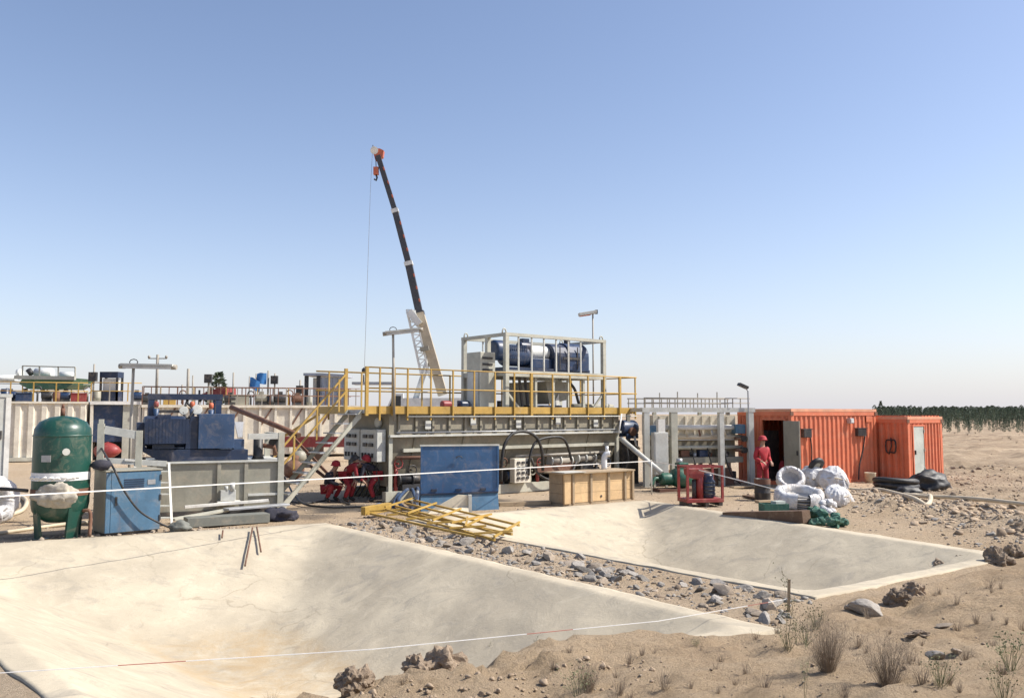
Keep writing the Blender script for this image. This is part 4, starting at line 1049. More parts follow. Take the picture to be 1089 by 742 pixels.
# left edge: pale cabinet and wrapped coil, hoses
t = thing('office_cabin','pale grey cabin cut by the left edge of the picture','cabin',(P(11,440,20.5).x-2.46*math.cos(R(34)),20.5-2.46*math.sin(R(34)),0),R(34))
m = MB(); m.box((0,0,.1),(2.46,2.2,2.9)); m.build('wall','pale_grey',t,.01)
m = MB(); m.box((-.02,-.02,2.901),(2.49,2.24,2.98)); m.build('roof','pale_grey',t)
m = MB(); m.box((0.03,0.03,0),(2.4,2.1,.099)); m.build('base','dark_steel',t)
for x in (2.36,):
    m = MB(); m.box((x,-.03,.12),(x+.11,-.001,2.895)); m.build('corner_trim','white_paint',t)
m = MB(); m.box((2.1,-.06,1.9),(2.3,-.001,2.1)); m.build('lamp','dark_steel',t)
def wrapped_coil(label, c, R_, r, tilt, rz, mat_='wrap', seed=0, group=None, open_=(0,0), zs=1.25):
    """a coil of hose in torn plastic film; open_: angular sector (degrees) where the film is gone"""
    t = thing('wrapped_coil', label, 'hose coil', c, rz, group)
    M_ = Matrix.Rotation(tilt,4,'X'); m = MB(); n=72; k=16; vs=[]; fs=[]
    a0, a1 = R(open_[0]), R(open_[1])
    for i in range(n):
        a=2*math.pi*i/n
        for j in range(k):
            b=2*math.pi*j/k; q=Vector((math.cos(a)*2+math.cos(b)*.6, math.sin(a)*2+math.cos(b)*.6, math.sin(b)*.8+seed*3.1))
            w=r*(1+.22*mnoise.noise(q*.9)+.13*mnoise.noise(q*2.3)+.07*mnoise.noise(q*6)+.035*math.sin(a*23+4*mnoise.noise(q*1.5)))
            bx=math.cos(b); bz=math.sin(b)
            bx=math.copysign(abs(bx)**.75,bx); bz=math.copysign(abs(bz)**.75,bz)
            vs.append(M_ @ Vector((math.cos(a)*(R_+bx*w), math.sin(a)*(R_+bx*w), bz*w*zs)))
    for i in range(n):
        a=2*math.pi*(i+.5)/n
        if a0 < a < a1: continue
        for j in range(k):
            fs.append((i*k+j,((i+1)%n)*k+j,((i+1)%n)*k+(j+1)%k,i*k+(j+1)%k))
    m._add(vs,fs,True); m.build('plastic_wrap',mat_,t)
    for q_ in range(5):                       # the hose turns inside, seen in the hole and where the film is torn
        for rr in (-.34,.34):
            z=(q_-2)*r*.35*zs; pts=[M_ @ Vector((math.cos(a)*(R_+rr*r+.01*math.sin(3*a+q_)),math.sin(a)*(R_+rr*r),z+.012*math.sin(2*a+q_))) for a in [2*math.pi*i/30 for i in range(30)]]
            m=MB(); m.tube(pts,r*.19,7,closed=True); m.build('hose_turn','hose_dusty',t)
    m = MB(); vs=[(0,0,.0)]; fs=[]; kk=20           # crumpled film sagging across the hole
    for q_ in range(1,4):
        for i in range(kk):
            a=2*math.pi*i/kk; rr=(R_-.35*r)*q_/3; vs.append((math.cos(a)*rr,math.sin(a)*rr,r*(-.9+1.5*(q_/3)**2)+.035*mnoise.noise(Vector((math.cos(a)*rr*7,math.sin(a)*rr*7,seed)))))
    for i in range(kk): fs.append((0,1+i,1+(i+1)%kk))
    for q_ in range(2):
        for i in range(kk): fs.append((1+q_*kk+i,1+(q_+1)*kk+i,1+(q_+1)*kk+(i+1)%kk,1+q_*kk+(i+1)%kk))
    nb=len(vs); vs=[M_ @ Vector(x_) for x_ in vs]; vs+=[M_ @ Vector((0,0,-.015)) + x_ for x_ in vs]; fs+=[tuple(reversed([j_+nb for j_ in f_])) for f_ in fs]
    m._add(vs,fs,True); m.build('inner_film','film_grey',t)
    for i in range(4):                        # loose tie strips
        a=2*math.pi*(i+.6*random.random())/4
        if a0-.1 < a < a1+.1: continue
        ring=[]
        for j in range(14):
            b=2*math.pi*j/14; w=r*1.10; ring.append(M_ @ Vector((math.cos(a+.08*math.sin(b*2))*(R_+math.cos(b)*w),math.sin(a+.08*math.sin(b*2))*(R_+math.cos(b)*w),math.sin(b)*w*zs*.98)))
        m=MB(); m.tube(ring,.012,5,closed=True); m.build('tie_strip','plastic_white',t)
    return t
wrapped_coil('white wrapped hose coil standing beside the pale cabin at the left edge', (-11.95,19.7,.52),.36,.2,R(80),R(60),seed=3)
hose('cream hose curving over the sand at the left edge of the picture',[GZ(-20,556,.05),GZ(8,550,.05),GZ(24,544,.06),GZ(28,535,.07),GZ(20,528,.06)],.055,'hose_cream')
hose('cream hose lying behind the green pressure tank near the pit rim',[GZ(-15,570,.04),GZ(20,566,.04),GZ(60,561,.05),GZ(100,557,.05)],.04,'hose_cream')
hose('black cable sagging from the stairs past the big post to the ground',[P(296,500,22.6),GZ(302,525,.5),GZ(318,537,.12),GZ(345,541,.05),GZ(380,541,.04),GZ(400,540,.04)],.03)
hose('thin dark cable lying on the dark ground below the stairs',[GZ(305,534,.03),GZ(325,536,.03),GZ(350,533,.03),GZ(372,537,.03)],.022)

# ------------------------------------------------------------------ blue panel, beige sheet, crate
q = G(447,543.5); pr = R(14)
t = thing('blue_panel','large blue steel panel standing upright against the grey tank','panel',(q.x,q.y,0),pr)
m = MB(); m.box((0,0,.45),(2.07,.06,1.66)); m.build('upper_plate','panel_blue',t,.008)
lowp = MB(); lowp.prism([(0,-.0,.44),(0,.06,.44),(0,-.08,0.0),(0,-.14,0.0)],(2.05,0,0)); lowp.build('lower_plate','cabinet_blue',t)
m = MB(); m.box((-.02,-.02,1.661),(2.09,.08,1.70)); m.build('top_edge','pale_grey',t)
for x in (.0,2.03):
    m = MB(); m.box((x,-.03,.57),(x+.04,-.001,1.655)); m.build('frame_bar','panel_blue',t)
for x in (1.0,):
    m = MB(); m.tube([(x+.08*math.cos(q/6*math.pi),-.05,1.35+.05*math.sin(q/6*math.pi)) for q in range(7)],.012,5); m.build('handle','dark_steel',t)
m = MB(); m.bar((.0,-.02,.43),(2.05,-.02,.455),.05,.04); m.build('hinge_bar','navy_paint',t)
for x in (.35,1.0,1.65):
    m = MB(); m.box((x-.07,-.035,.50),(x+.07,-.001,.56)); m.build('hinge','navy_paint',t)
for x in (.08,1.9):
    m = MB(); m.bar((x,.061,1.5),(x,.75,.0),.05); m.build('prop','dark_steel',t)
q = G(450,546.5)
t = thing('folded_sheet','beige folded sheet with a slanting edge leaning at the foot of the blue panel','sheet',(q.x,q.y,0),R(10))
m = MB(); m.prism([(0,0,0),(1.13,0,0),(1.13,.04,.44),(.88,.04,.46)],(0,.07,0)); m.build('front_face','beige_sheet',t)
m = MB(); m.box((1.135,-.06,0),(1.22,.09,.46)); m.build('side_flap','pale_grey',t)
m = MB(); m.prism([(0.1,-.12,0),(1.13,-.2,0),(1.13,-.008,.16),(.2,-.008,.06)],(0,0,.02)); m.build('bottom_fold','beige_sheet',t)
hose('dark blue hose coil on the dark ground left of the blue panel',[GZ(418,541,.06),GZ(425,533,.25),GZ(438,529,.4),GZ(445,534,.3),GZ(441,542,.08),GZ(430,543,.06),GZ(424,538,.2),GZ(437,532,.33),GZ(444,541,.06)],.05,'slate_blue')
hose('dark grey hose hanging at the left edge of the blue panel',[P(437,545,22),P(443,528,22.3),P(444,522,22.6),P(440,540,22.1)],.04,'galv')

q = G(599,538.3); KA = R(37)
t = thing('wooden_crate','long wooden packing crate with vertical battens standing behind the second pit','crate',(q.x,q.y,0),KA)
KL,KW,KH = 2.68,.62,.86
for r_ in range(3):
    m = MB(); z=.07+r_*.262; m.box((.02,0,z),(KL-.02,.025,z+.256)); m.build('plank','wood',t,.003)
    m = MB(); m.box((.02,KW-.025,z),(KL-.02,KW,z+.256)); m.build('plank','wood_grey',t,.003)
    m = MB(); m.box((-.005,.026,z),(.02,KW-.026,z+.256)); m.build('plank','wood_grey',t,.003)
    m = MB(); m.box((KL-.02,.026,z),(KL+.005,KW-.026,z+.256)); m.build('plank','wood_grey',t,.003)
for k,x in enumerate((0.0,.30,.96,1.63,2.28,KL-.09)):
    m = MB(); m.box((x,-.05 if k else -.06,.06),(x+(.22 if k==0 else .075),-.002,KH-.0)); m.build('batten','wood' if k in(0,) else 'wood_grey',t,.004)
m = MB(); m.box((0,-.02,0.0),(KL,KW+.01,.058)); m.build('base_board','wood_grey',t)
m = MB(); m.box((-.12,-.13,KH+.002),(KL-.05,KW+.08,KH+.045)); m.build('lid','wood_grey',t,.004)
m = MB(); m.box((-.12,-.2,KH+.046),(KL*.25,KW*.6,KH+.06)); m.build('lid_sheet','pale_grey',t)
m = MB(); m.box((.5,.028,KH*.6),(KL-.1,KW-.03,KH-.01)); m.build('packing','dark_steel',t)
m = MB(); p=Vector((.90+.4,-.005,.28)); m.lathe([(.035,0),(.035,.01)],10,Matrix.Translation((1.40,-.004,.2)) @ Matrix.Rotation(math.pi/2,4,'X')); m.build('knot_hole','dark_steel',t)
q2 = P(650,500,25.3); kq = Vector((q.x,q.y,0))
def KWp(x,y,z): return kq+Vector((math.cos(KA)*x-math.sin(KA)*y, math.sin(KA)*x+math.cos(KA)*y, z))
kb = KWp(1.95,.45,KH+.046)
t = thing('pipe_elbow','small white pipe elbow standing on the crate lid','pipe fitting',kb)
m = MB(); m.tube(smooth_path([(0,0,0),(0,0,.3),(.05,0,.42),(.16,0,.45)],5),.085,10); m.build('elbow','plastic_white',t)
m = MB(); m.tube([(.08,0,.5),(.08,0,.66)],.05,8); m.build('plug','plastic_white',t)
t = thing('timber','squared timber offcuts on the sand left of the wooden crate','timber',GZ(545,538,.0),R(20))
m = MB(); m.box((-.4,-.1,0),(1.1,.1,.1)); m.build('plank','wood_grey',t); m = MB(); m.box((-.7,.12,0),(.6,.25,.08)); m.build('plank','wood',t)
# brown concrete ledge under tank
# ------------------------------------------------------------------ pumps
g = GZ(720,522)
t = thing('green_pump','green pump with motor on a dark skid at the foot of the sloping pale pipe','pump',(g.x,g.y,g.z),R(15))
m = MB(); m.box((-.75,-.3,.0),(.8,.3,.1)); m.build('skid','rusty',t)
m = MB(); m.lathe([(.1,-.35),(.26,-.3),(.33,-.12),(.33,.12),(.26,.3),(.1,.35)],22,Matrix.Translation((.15,0,.44)) @ Matrix.Rotation(math.pi/2,4,'Y')); m.build('pump_body','pump_green',t)
m = MB(); xcyl(m,-.6,-.15,0,.4,.2,16); m.build('motor','pump_green',t)
m = MB(); m.box((.0,-.16,.72),(.36,.16,.92)); m.build('motor_cover','pump_green',t,.03)
m = MB(); m.tube(smooth_path([(-.6,0,.4),(-.8,-.05,.42),(-.95,-.1,.2)],4),.06,8); m.build('outlet','pump_green',t)
m = MB(); m.tube([(.1,0,.9),(.1,0,1.05)],.1,12); m.build('inlet_flange','galv',t)
g = GZ(731,540); 
t = thing('pump_skid','red framed pump skid with upright red column and dark motor','pump',(g.x,g.y,g.z),R(14))
w=1.08; 
m = MB(); m.box((0,0,.10),(w,.62,.2)); m.build('base_tray','red_paint',t,.01)
for x in (.05,.55,.95):
    m = MB(); m.box((x,.02,0),(x+.1,.6,.099)); m.build('foot','dark_steel',t)
for x,y in ((.03,.03),(w-.03,.03),(.03,.58),(w-.03,.58)):
    m = MB(); m.box((x-.03,y-.03,.201),(x+.03,y+.03,1.08)); m.build('post','red_paint',t)
for y in (.03,.58):
    m = MB(); m.bar((.061,y,1.05),(w-.061,y,1.05),.05,.05); m.build('top_rail','red_paint',t)
for x in (.03,w-.03):
    m = MB(); m.bar((x,.061,1.05),(x,.549,1.05),.05,.05); m.build('top_rail','red_paint',t)
m = MB(); m.tube([(.46,.2,.2),(.46,.2,.9)],.10,14); m.build('column','red_paint',t)
m = MB(); m.prism([(.06,.1,1.0),(.56,.1,1.0),(.56,.1,.78),(.36,.1,.72),(.2,.1,.74),(.08,.1,.84)],(0,.26,0)); m.build('gear_case','red_paint',t,.02)
m = MB(); m.lathe([(.14,0),(.19,.05),(.19,.45),(.15,.5),(.15,.62),(.05,.66)],18,Matrix.Translation((.74,.26,.2))); mt=m.build('motor','navy_paint',t)
for k in range(4):
    m = MB(); m.tube([(.74,.26,.3+k*.1),(.74,.26,.33+k*.1)],.205,18); m.build('fin_ring','dark_steel',mt)
m = MB(); m.tube([(.30,.2,.2),(.30,.2,.7)],.06,10); m.build('pipe','dark_steel',t)

# ------------------------------------------------------------------ drum, wooden beam, wrapped coils, nets
g = GZ(811,532)
t = thing('fire_drum','sooty dark steel drum standing on scrap wood in front of the red worker','drum',(g.x,g.y,g.z+.03))
m = MB(); m.lathe([(.22,0),(.225,.02),(.225,.18),(.235,.2),(.225,.22),(.225,.40),(.235,.42),(.225,.44),(.225,.6),(.2,.6),(.2,.1),(.05,.08)],22); m.build('drum_body','dark_steel',t)
m = MB(); m.lathe([(.228,.45),(.232,.5),(.228,.6)],22,caps=False); m.build('rim','rusty',t)
beam('scrap_plank','short brown plank on the sand by the dark drum','plank',GZ(793,529,.05),GZ(806,531,.05),.25,.06,'wood_dark')
beam('scrap_plank','pale plank lying to the right of the dark drum foot','plank',GZ(805,535,.04),GZ(826,534,.04),.2,.06,'wood_grey')
beam('scrap_plank','thin board on the sand left of the red worker','plank',GZ(778,520,.04),GZ(803,518,.04),.2,.05,'wood_grey')
beam('wooden_beam','long dark brown timber beam along the back rim of the second pit','beam',GZ(773,548,.20),GZ(858,558.5,.17),.3,.28,'wood_dark')
m_=None
GRP='white plastic wrapped hose coils'
wrapped_coil('white wrapped coil propped up at a slant behind the flat one on the left', GZ(841,523,.40),.36,.085,R(50),R(-14),seed=1,group=GRP,zs=2.1)
wrapped_coil('largest white wrapped coil lying nearly flat at the front, dark hose showing', GZ(850,539.5,.27),.54,.11,R(11),R(8),seed=2,group=GRP,open_=(238,268),zs=1.9)
def wrapped_bale(label, c, size, rz, seed):
    t = thing('wrapped_bale', label, 'bale', c, rz, GRP); m = MB(); bm = bmesh.new(); bmesh.ops.create_icosphere(bm, subdivisions=5, radius=1); vs=[]
    for q in bm.verts:
        p=q.co.copy(); S=Vector((seed*4.1,seed*1.3,seed*2.7))
        k_=1+.16*mnoise.noise(p*1.1+S)
        fold=1-abs(mnoise.noise(Vector((p.x*2.1,p.y*2.1,p.z*.9))+S)); k_+=.16*(fold**3-.5)
        k_+=.05*(1-abs(mnoise.noise(p*5.5+S)))+.02*mnoise.noise(p*13)
        z=p.z*k_; z = z if z>-.75 else -.75+(z+.75)*.15
        sag=1+.14*max(0,-p.z)
        vs.append((p.x*k_*size[0]*sag, p.y*k_*size[1]*sag, (z+.77)*size[2]))
    m._add(vs,[tuple(x.index for x in f.verts) for f in bm.faces],True); bm.free(); m.build('plastic_wrap','wrap',t)
    m=MB(); pts=[(math.cos(a)*size[0]*1.02, math.sin(a)*size[1]*1.02, size[2]*(.95+.12*math.sin(a*2+seed))) for a in [2*math.pi*k/26 for k in range(26)]]
    m.tube(pts,.016,5,closed=True); m.build('tie_strip','hose_cream',t)
    m=MB(); a=seed; m.prism([(size[0]*.5,-size[1]*.7,size[2]*1.2),(size[0]*.8,-size[1]*.95,size[2]*.6),(size[0]*.9,-size[1]*1.15,.02),(size[0]*.6,-size[1]*1.2,.04)],(.05,-.015,.01)); m.build('loose_flap','wrap',t)
    return t
wrapped_bale('large slumped white wrapped bale at the back, under the dark tyre', GZ(866,521,0), (.46,.40,.46), R(20), 2)
wrapped_bale('white wrapped bale at the back right, its side brown with dust', GZ(886,523,0), (.44,.40,.44), R(-15), 5)
wrapped_bale('small white wrapped bale at the right front, above the green net', GZ(890,539,0), (.34,.30,.32), R(35), 8)
m = MB()
for k in range(14):
    a=random.uniform(-.5,.5); b=GZ(880+random.uniform(-7,7),547+random.uniform(-4,4),.05)
    m.blob((b.x,b.y,b.z+random.uniform(.0,.3)),(.10,.09,.09),2,.5,2.5,k)
tag(m.build('plastic_scrap','wrap'),'crumpled loose white plastic between the coils and the green net','plastic sheet')
g = GZ(870,503)
t = thing('tyre','dark round tyre lying on top behind the white coils','tyre',P(868.5,495.5,25.0),R(20))
m = MB(); n=22
ring=[(math.cos(2*math.pi*i/n)*.20,.0,math.sin(2*math.pi*i/n)*.20) for i in range(n)]
m.tube(ring,.09,10,closed=True); tt=m.build('tread','black_rubber',t); 
m = MB(); m.tube([(0,-.05,0),(0,.05,0)],.15,18); m.build('rim','olive_grey',t)
t.location = P(868,494.5,28.0); t.rotation_euler=(R(35),0,R(25))
m = MB()
for k in range(16):
    b=GZ(random.uniform(860,876),random.uniform(553,560),.03); m.blob((b.x,b.y,b.z+random.uniform(.0,.30)),(.13,.11,.10),2,.6,3,k,smooth=False)
tag(m.build('green_net','net_green'),'larger heap of crumpled green netting at the right end of the timber beam','net')
m = MB()
for k in range(12):
    b=GZ(random.uniform(884,898),random.uniform(557,562),.03); m.blob((b.x,b.y,b.z+random.uniform(.0,.18)),(.11,.1,.09),2,.6,3,k+40,smooth=False)
tag(m.build('green_net','net_green'),'smaller heap of green netting on the sand at the far right of the coils','net')
t = thing('tool_crate','low green crate with a pale box in it behind the timber beam','crate',GZ(823,545.5,.0),R(5))
m = MB(); m.box((-.32,-.2,.0),(.32,.2,.04)); 
for a_,b_ in (((-.32,-.2),(.32,-.17)),((-.32,.17),(.32,.2)),((-.32,-.169),(-.29,.169)),((.29,-.169),(.32,.169))): m.box((a_[0],a_[1],.041),(b_[0],b_[1],.26))
m.build('crate_body','net_green',t)
m = MB(); m.cbox((.12,0,.24),(.3,.2,.16),.3); m.build('box','door_grey',t)
hose('green hose lying between the white coils and the timber beam',[GZ(838,549,.05),GZ(850,546,.06),GZ(862,549,.08),GZ(872,553,.05),GZ(885,554,.05)],.045,'net_green')
def loose_coil(label, g, R_, turns, r, mat_, h, rz=0, sx=1.0):
    pts=[]
    for i in range(turns*16+1):
        a=2*math.pi*i/16; rr=R_*(1+.08*math.sin(a*.37+1)); q_=i/(turns*16)
        pts.append(g+Vector((math.cos(a+rz)*rr*sx, math.sin(a+rz)*rr*.7, .06+h*q_+.05*math.sin(a*1.3))))
    m=MB(); m.tube(pts,r,7); return tag(m.build('hose_coil',mat_),label,'hose coil')
loose_coil('black hose coiled in a low heap in front of the shorter orange cabin', GZ(953,522),.62,6,.085,'black_rubber',.30,0,1.0)
m = MB(); g=GZ(988,520); 
m.blob((g.x,g.y,g.z+.2),(.66,.45,.42),4,.32,1.9,12,.55)
tag(m.build('black_tarp','black_rubber'),'heap of black plastic sheeting on the sand right of the black hose coil','tarpaulin')
m = MB(); g=GZ(966,526); m.blob((g.x,g.y,g.z+.06),(.4,.25,.18),3,.4,2.2,22,.4); tag(m.build('black_tarp','black_rubber'),'small flat black sheet in front of the black hose coil','tarpaulin')
hose('long cream hose snaking from the coils over the rubble to the right edge',[GZ(902,523,.10),GZ(915,526,.12),GZ(935,530,.13),GZ(955,536,.14),GZ(972,543,.14),GZ(986,545.5,.14),GZ(990,540,.16),GZ(980,535,.16),GZ(962,535,.15)],.06,'hose_cream')
hose('straight cream hose continuing from the loop to the right edge of the picture',[GZ(962,535.5,.16),GZ(985,539,.14),GZ(1010,543,.14),GZ(1045,549,.14),GZ(1110,558,.14)],.05,'hose_cream')

# ------------------------------------------------------------------ yellow railing frames on the stones
def fallen_frame(label, a, b, c, rails, posts, r=.028, lift=(.35,.35), diag=True):
    """a->b long side, c width vector"""
    o = thing('yellow_frame', label, 'railing', a, 0, 'yellow steel frames lying on the stones')
    d = b-a
    for k in range(rails):
        w_ = c*(k/(rails-1)); m=MB(); m.bar(w_, w_+d, r*2, r*2); m.build('rail','yellow_dirty',o)
    for k in range(posts):
        t_ = k/(posts-1); m=MB(); m.bar(d*t_-c*.02+Vector((0,0,.06)), d*t_+c*1.02+Vector((0,0,.06)), r*1.8, r*1.8); m.build('cross_bar','yellow_dirty',o)
    if diag:
        m=MB(); m.bar(d*.66+Vector((0,0,.1)), d*.78+c+Vector((0,0,.1)), r*1.8); m.build('brace','yellow_paint',o)
        m=MB(); m.bar(d*.78+Vector((0,0,.1)), d*.68+c*.5+Vector((0,0,.1)), r*1.8); m.build('brace','yellow_paint',o)
    return o
a=GZ(410,552,.24); b=GZ(526,584,.14); c=GZ(440,543,.26)-GZ(410,552,.24)
fallen_frame('uppermost long yellow ladder like frame lying aslant on the stones', a, b, c, 4, 5, .021)
a=GZ(394,552,.12); b=GZ(505,581,.12); c=Vector((.7,.2,.02))
fallen_frame('lower yellow frame, half under the other one, on the stones by the big pit', a, b, c, 2, 6, .022, diag=False)
beam('yellow_beam','thick dirty yellow beam end at the upper left of the fallen frames','beam',GZ(386,552,.16),GZ(414,548,.22),.14,.2,'yellow_dirty')

# small white hard hat on the ground
g=GZ(403,543)
t = thing('hard_hat','small white hard hat lying on the ground below the switch boxes','helmet',g)
m = MB(); m.lathe([(.16,.03),(.15,.1),(.11,.17),(.03,.2)],16); m.build('shell','plastic_white',t)
m = MB(); m.lathe([(.2,.02),(.2,.035),(.15,.04)],16); m.build('brim','plastic_white',t)

# ------------------------------------------------------------------ warning tapes
def tape(label, pts, w, segs=None, name='warning_tape', sag=.05):
    t = thing(name, label, 'tape', pts[0])
    k = 0
    for (a,b) in zip(pts[:-1],pts[1:]):
        n = segs or 6
        for i in range(n):
            f=lambda s: a.lerp(b,s)-Vector((0,0,sag*4*s*(1-s)))-pts[0]
            m=MB(); m.bar(f(i/n), f((i+1)/n), .006, w)
            m.build('tape_strip', 'tape_red' if (k%7==2 and name!='white_rope') else 'tape_white', t); k+=1
    return t
tape('white rope stretched across the whole yard in front of the machines to the red skid', [P(-25,529,13.8), P(692,490,26.4), P(733,497,23.2), P(828,521,21.6)], .023, 4, 'white_rope', .0)
tape('thin red and white tape stretched over the big pit in front', [P(-30,717,7.3), P(395,690,8.4), P(700,660,9.9), P(838,636.5,10.9)], .0065, 6, sag=.0)
m=MB(); m.tube([P(692.5,489,26.45),Vector((P(692.5,489,26.45).x,26.45,-.1))],.025,7); tag(m.build('stake','pale_grey'),'thin pale stake holding up the white rope beside the grey wall cabinet','stake')
g=GZ(838,640); m=MB(); m.bar((0,0,-.1),(0.02,0,.40),.03); o=m.build('stake','wood_grey'); o.location=(P(838,636.5,10.9).x,10.9,H(P(838,636,10.9).x,10.9)); tag(o,'short wooden stake holding the thin tape at the corner of the second pit','stake')

# ------------------------------------------------------------------ people
def skin_mesh(name, verts, edges, radii, mat_, parent, root=0, sub=1):
    me = bpy.data.meshes.new(name); me.from_pydata([tuple(v) for v in verts], edges, [])
    o = bpy.data.objects.new(name, me); COL.objects.link(o); o.parent = parent
    sk = o.modifiers.new('skin','SKIN'); sk.use_smooth_shade = True
    lay = me.skin_vertices[0] if me.skin_vertices else None
    if lay is None:
        bm = bmesh.new(); bm.from_mesh(me); bm.verts.layers.skin.verify(); bm.to_mesh(me); bm.free(); lay = me.skin_vertices[0]
    for i, r in enumerate(radii):
        lay.data[i].radius = (r, r) if not isinstance(r, tuple) else r
        lay.data[i].use_root = (i == root)
    ss = o.modifiers.new('sub','SUBSURF'); ss.levels = sub; ss.render_levels = sub
    me.materials.append(MATS[mat_]); return o
def person(label, loc, rz, J, top='red_cloth', legs='red_cloth', hat='red_bright', group='workers on the site'):
    """J: joint name -> (x, y, z); figure faces -Y"""
    t = thing('person', label, 'person', loc, rz, group)
    J = {k: Vector(v) for k, v in J.items()}
    names = ['pelvis','waist','chest','neck','skull','crown','shL','elL','wrL','paL','shR','elR','wrR','paR','hiL','knL','anL','toL','hiR','knR','anR','toR']
    for s in 'LR':
        J['pa'+s] = J['wr'+s] + (J['wr'+s]-J['el'+s]).normalized()*.07
    rad = dict(pelvis=.13,waist=.115,chest=.13,neck=.055,skull=.088,crown=.07,sh=.058,el=.042,wr=.028,pa=.034,hi=.085,kn=.056,an=.038,to=.035)
    E = [('pelvis','waist'),('waist','chest'),('chest','neck'),('neck','skull'),('skull','crown')]
    for s in 'LR': E += [('chest','sh'+s),('sh'+s,'el'+s),('el'+s,'wr'+s),('wr'+s,'pa'+s),('pelvis','hi'+s),('hi'+s,'kn'+s),('kn'+s,'an'+s),('an'+s,'to'+s)]
    ix = {n:i for i,n in enumerate(names)}
    V = [J[n] for n in names]; rr = [rad[n] if n in rad else rad[n[:2]] for n in names]
    ed = [(ix[a],ix[b]) for a,b in E]
    fwd = J['face'] if 'face' in J else Vector((0,-1,0))
    # nose, then five fingers on each hand
    V.append(J['skull']+fwd*.10-Vector((0,0,.015))); rr.append(.018); ed.append((ix['skull'],len(V)-1))
    for s in 'LR':
        d = (J['pa'+s]-J['wr'+s]).normalized(); side = d.cross(Vector((0,0,1)));
        if side.length < .1: side = Vector((0,1,0))
        side.normalize(); curl = side.cross(d)
        for q, (off, ln) in enumerate(((-.03,.062),(-.01,.075),(.01,.07),(.028,.055))):
            a = J['pa'+s]+d*.03+side*off; b = a+d*ln*.6-curl*.012; c = b+d*ln*.4-curl*.03
            n0 = len(V); V += [a,b,c]; rr += [.011,.010,.008]; ed += [(ix['pa'+s],n0),(n0,n0+1),(n0+1,n0+2)]
        a = J['wr'+s]+d*.035-side*.04; b = a+d*.045-side*.02
        n0 = len(V); V += [a,b]; rr += [.012,.010]; ed += [(ix['wr'+s],n0),(n0,n0+1)]
    body = skin_mesh('body', V, ed, rr, 'skin', t, 0)
    # jacket
    jn = ['pelvis','waist','chest','collar','shL','elL','cuL','shR','elR','cuR']
    J['collar'] = J['chest'].lerp(J['neck'], .62)
    for s in 'LR': J['cu'+s] = J['el'+s].lerp(J['wr'+s], .93)
    ji = {n:i for i,n in enumerate(jn)}
    je = [('pelvis','waist'),('waist','chest'),('chest','collar')]+[(a+s,b+s) for s in 'LR' for a,b in (('sh','el'),('el','cu'))]+[('chest','sh'+s) for s in 'LR']
    jr = dict(pelvis=.145,waist=.135,chest=.15,collar=.08,sh=.078,el=.062,cu=.048)
    skin_mesh('jacket', [J[n] for n in jn], [(ji[a],ji[b]) for a,b in je], [jr[n] if n in jr else jr[n[:2]] for n in jn], top, t)
    tn = ['pelvis','hiL','knL','heL','hiR','knR','heR']
    for s in 'LR': J['he'+s] = J['kn'+s].lerp(J['an'+s], .92)
    ti = {n:i for i,n in enumerate(tn)}
    te = [('pelvis','hiL'),('hiL','knL'),('knL','heL'),('pelvis','hiR'),('hiR','knR'),('knR','heR')]
    trd = dict(pelvis=.14,hi=.10,kn=.078,he=.066)
    skin_mesh('trousers', [J[n] for n in tn], [(ti[a],ti[b]) for a,b in te], [trd[n] if n in trd else trd[n[:2]] for n in tn], legs, t)
    for s in 'LR':
        a, to = J['an'+s], J['to'+s]
        skin_mesh('boot', [a+Vector((0,0,.08)), a, to], [(0,1),(1,2)], [.062,.06,.05], 'boot', t)
    # helmet
    up = (J['crown']-J['skull']).normalized(); Mh = Matrix.Translation(J['skull']+up*.03) @ up.to_track_quat('Z','Y').to_matrix().to_4x4()
    m = MB(); m.lathe([(.150,.0),(.152,.012),(.128,.02),(.126,.07),(.10,.12),(.05,.15),(.01,.155)],18,Mh)
    m.prism([Mh @ Vector((math.cos(a)*.14, -math.sin(a)*.14, .0)) for a in [k/8*math.pi for k in range(9)]]+[Mh @ Vector((-.10,-.2,-.01)),Mh @ Vector((.10,-.2,-.01))][:0], up*.012)
    m.build('helmet', hat, t)
    m = MB()
    for sx in (-.034,.034): m.blob(J['skull']+fwd*.078+Vector((sx,0,.012)),.012,1,0)
    m.build('eyes','dark_cloth',t)
    return t
stand = dict(pelvis=(0,0,.94),waist=(0,-.01,1.12),chest=(0,-.02,1.34),neck=(0,-.02,1.50),skull=(0,-.04,1.62),crown=(0,-.03,1.70),
    shL=(.19,-.01,1.40),elL=(.25,.02,1.12),wrL=(.18,-.18,1.00),shR=(-.19,-.01,1.40),elR=(-.25,.03,1.12),wrR=(-.17,-.20,1.02),
    hiL=(.10,0,.90),knL=(.11,-.04,.49),anL=(.11,.02,.09),toL=(.13,-.14,.04),hiR=(-.10,0,.90),knR=(-.12,.0,.49),anR=(-.12,.05,.09),toR=(-.14,-.11,.04))
bent = dict(pelvis=(0,.18,.80),waist=(0,.02,.95),chest=(0,-.22,1.06),neck=(0,-.36,1.12),skull=(0,-.46,1.17),crown=(0,-.50,1.25),
    shL=(.19,-.24,1.05),elL=(.22,-.32,.78),wrL=(.15,-.44,.58),shR=(-.19,-.24,1.05),elR=(-.23,-.30,.78),wrR=(-.12,-.46,.60),
    hiL=(.10,.16,.76),knL=(.13,-.06,.45),anL=(.12,.06,.09),toL=(.14,-.1,.04),hiR=(-.10,.16,.76),knR=(-.13,-.04,.45),anR=(-.12,.12,.09),toR=(-.14,-.04,.04))
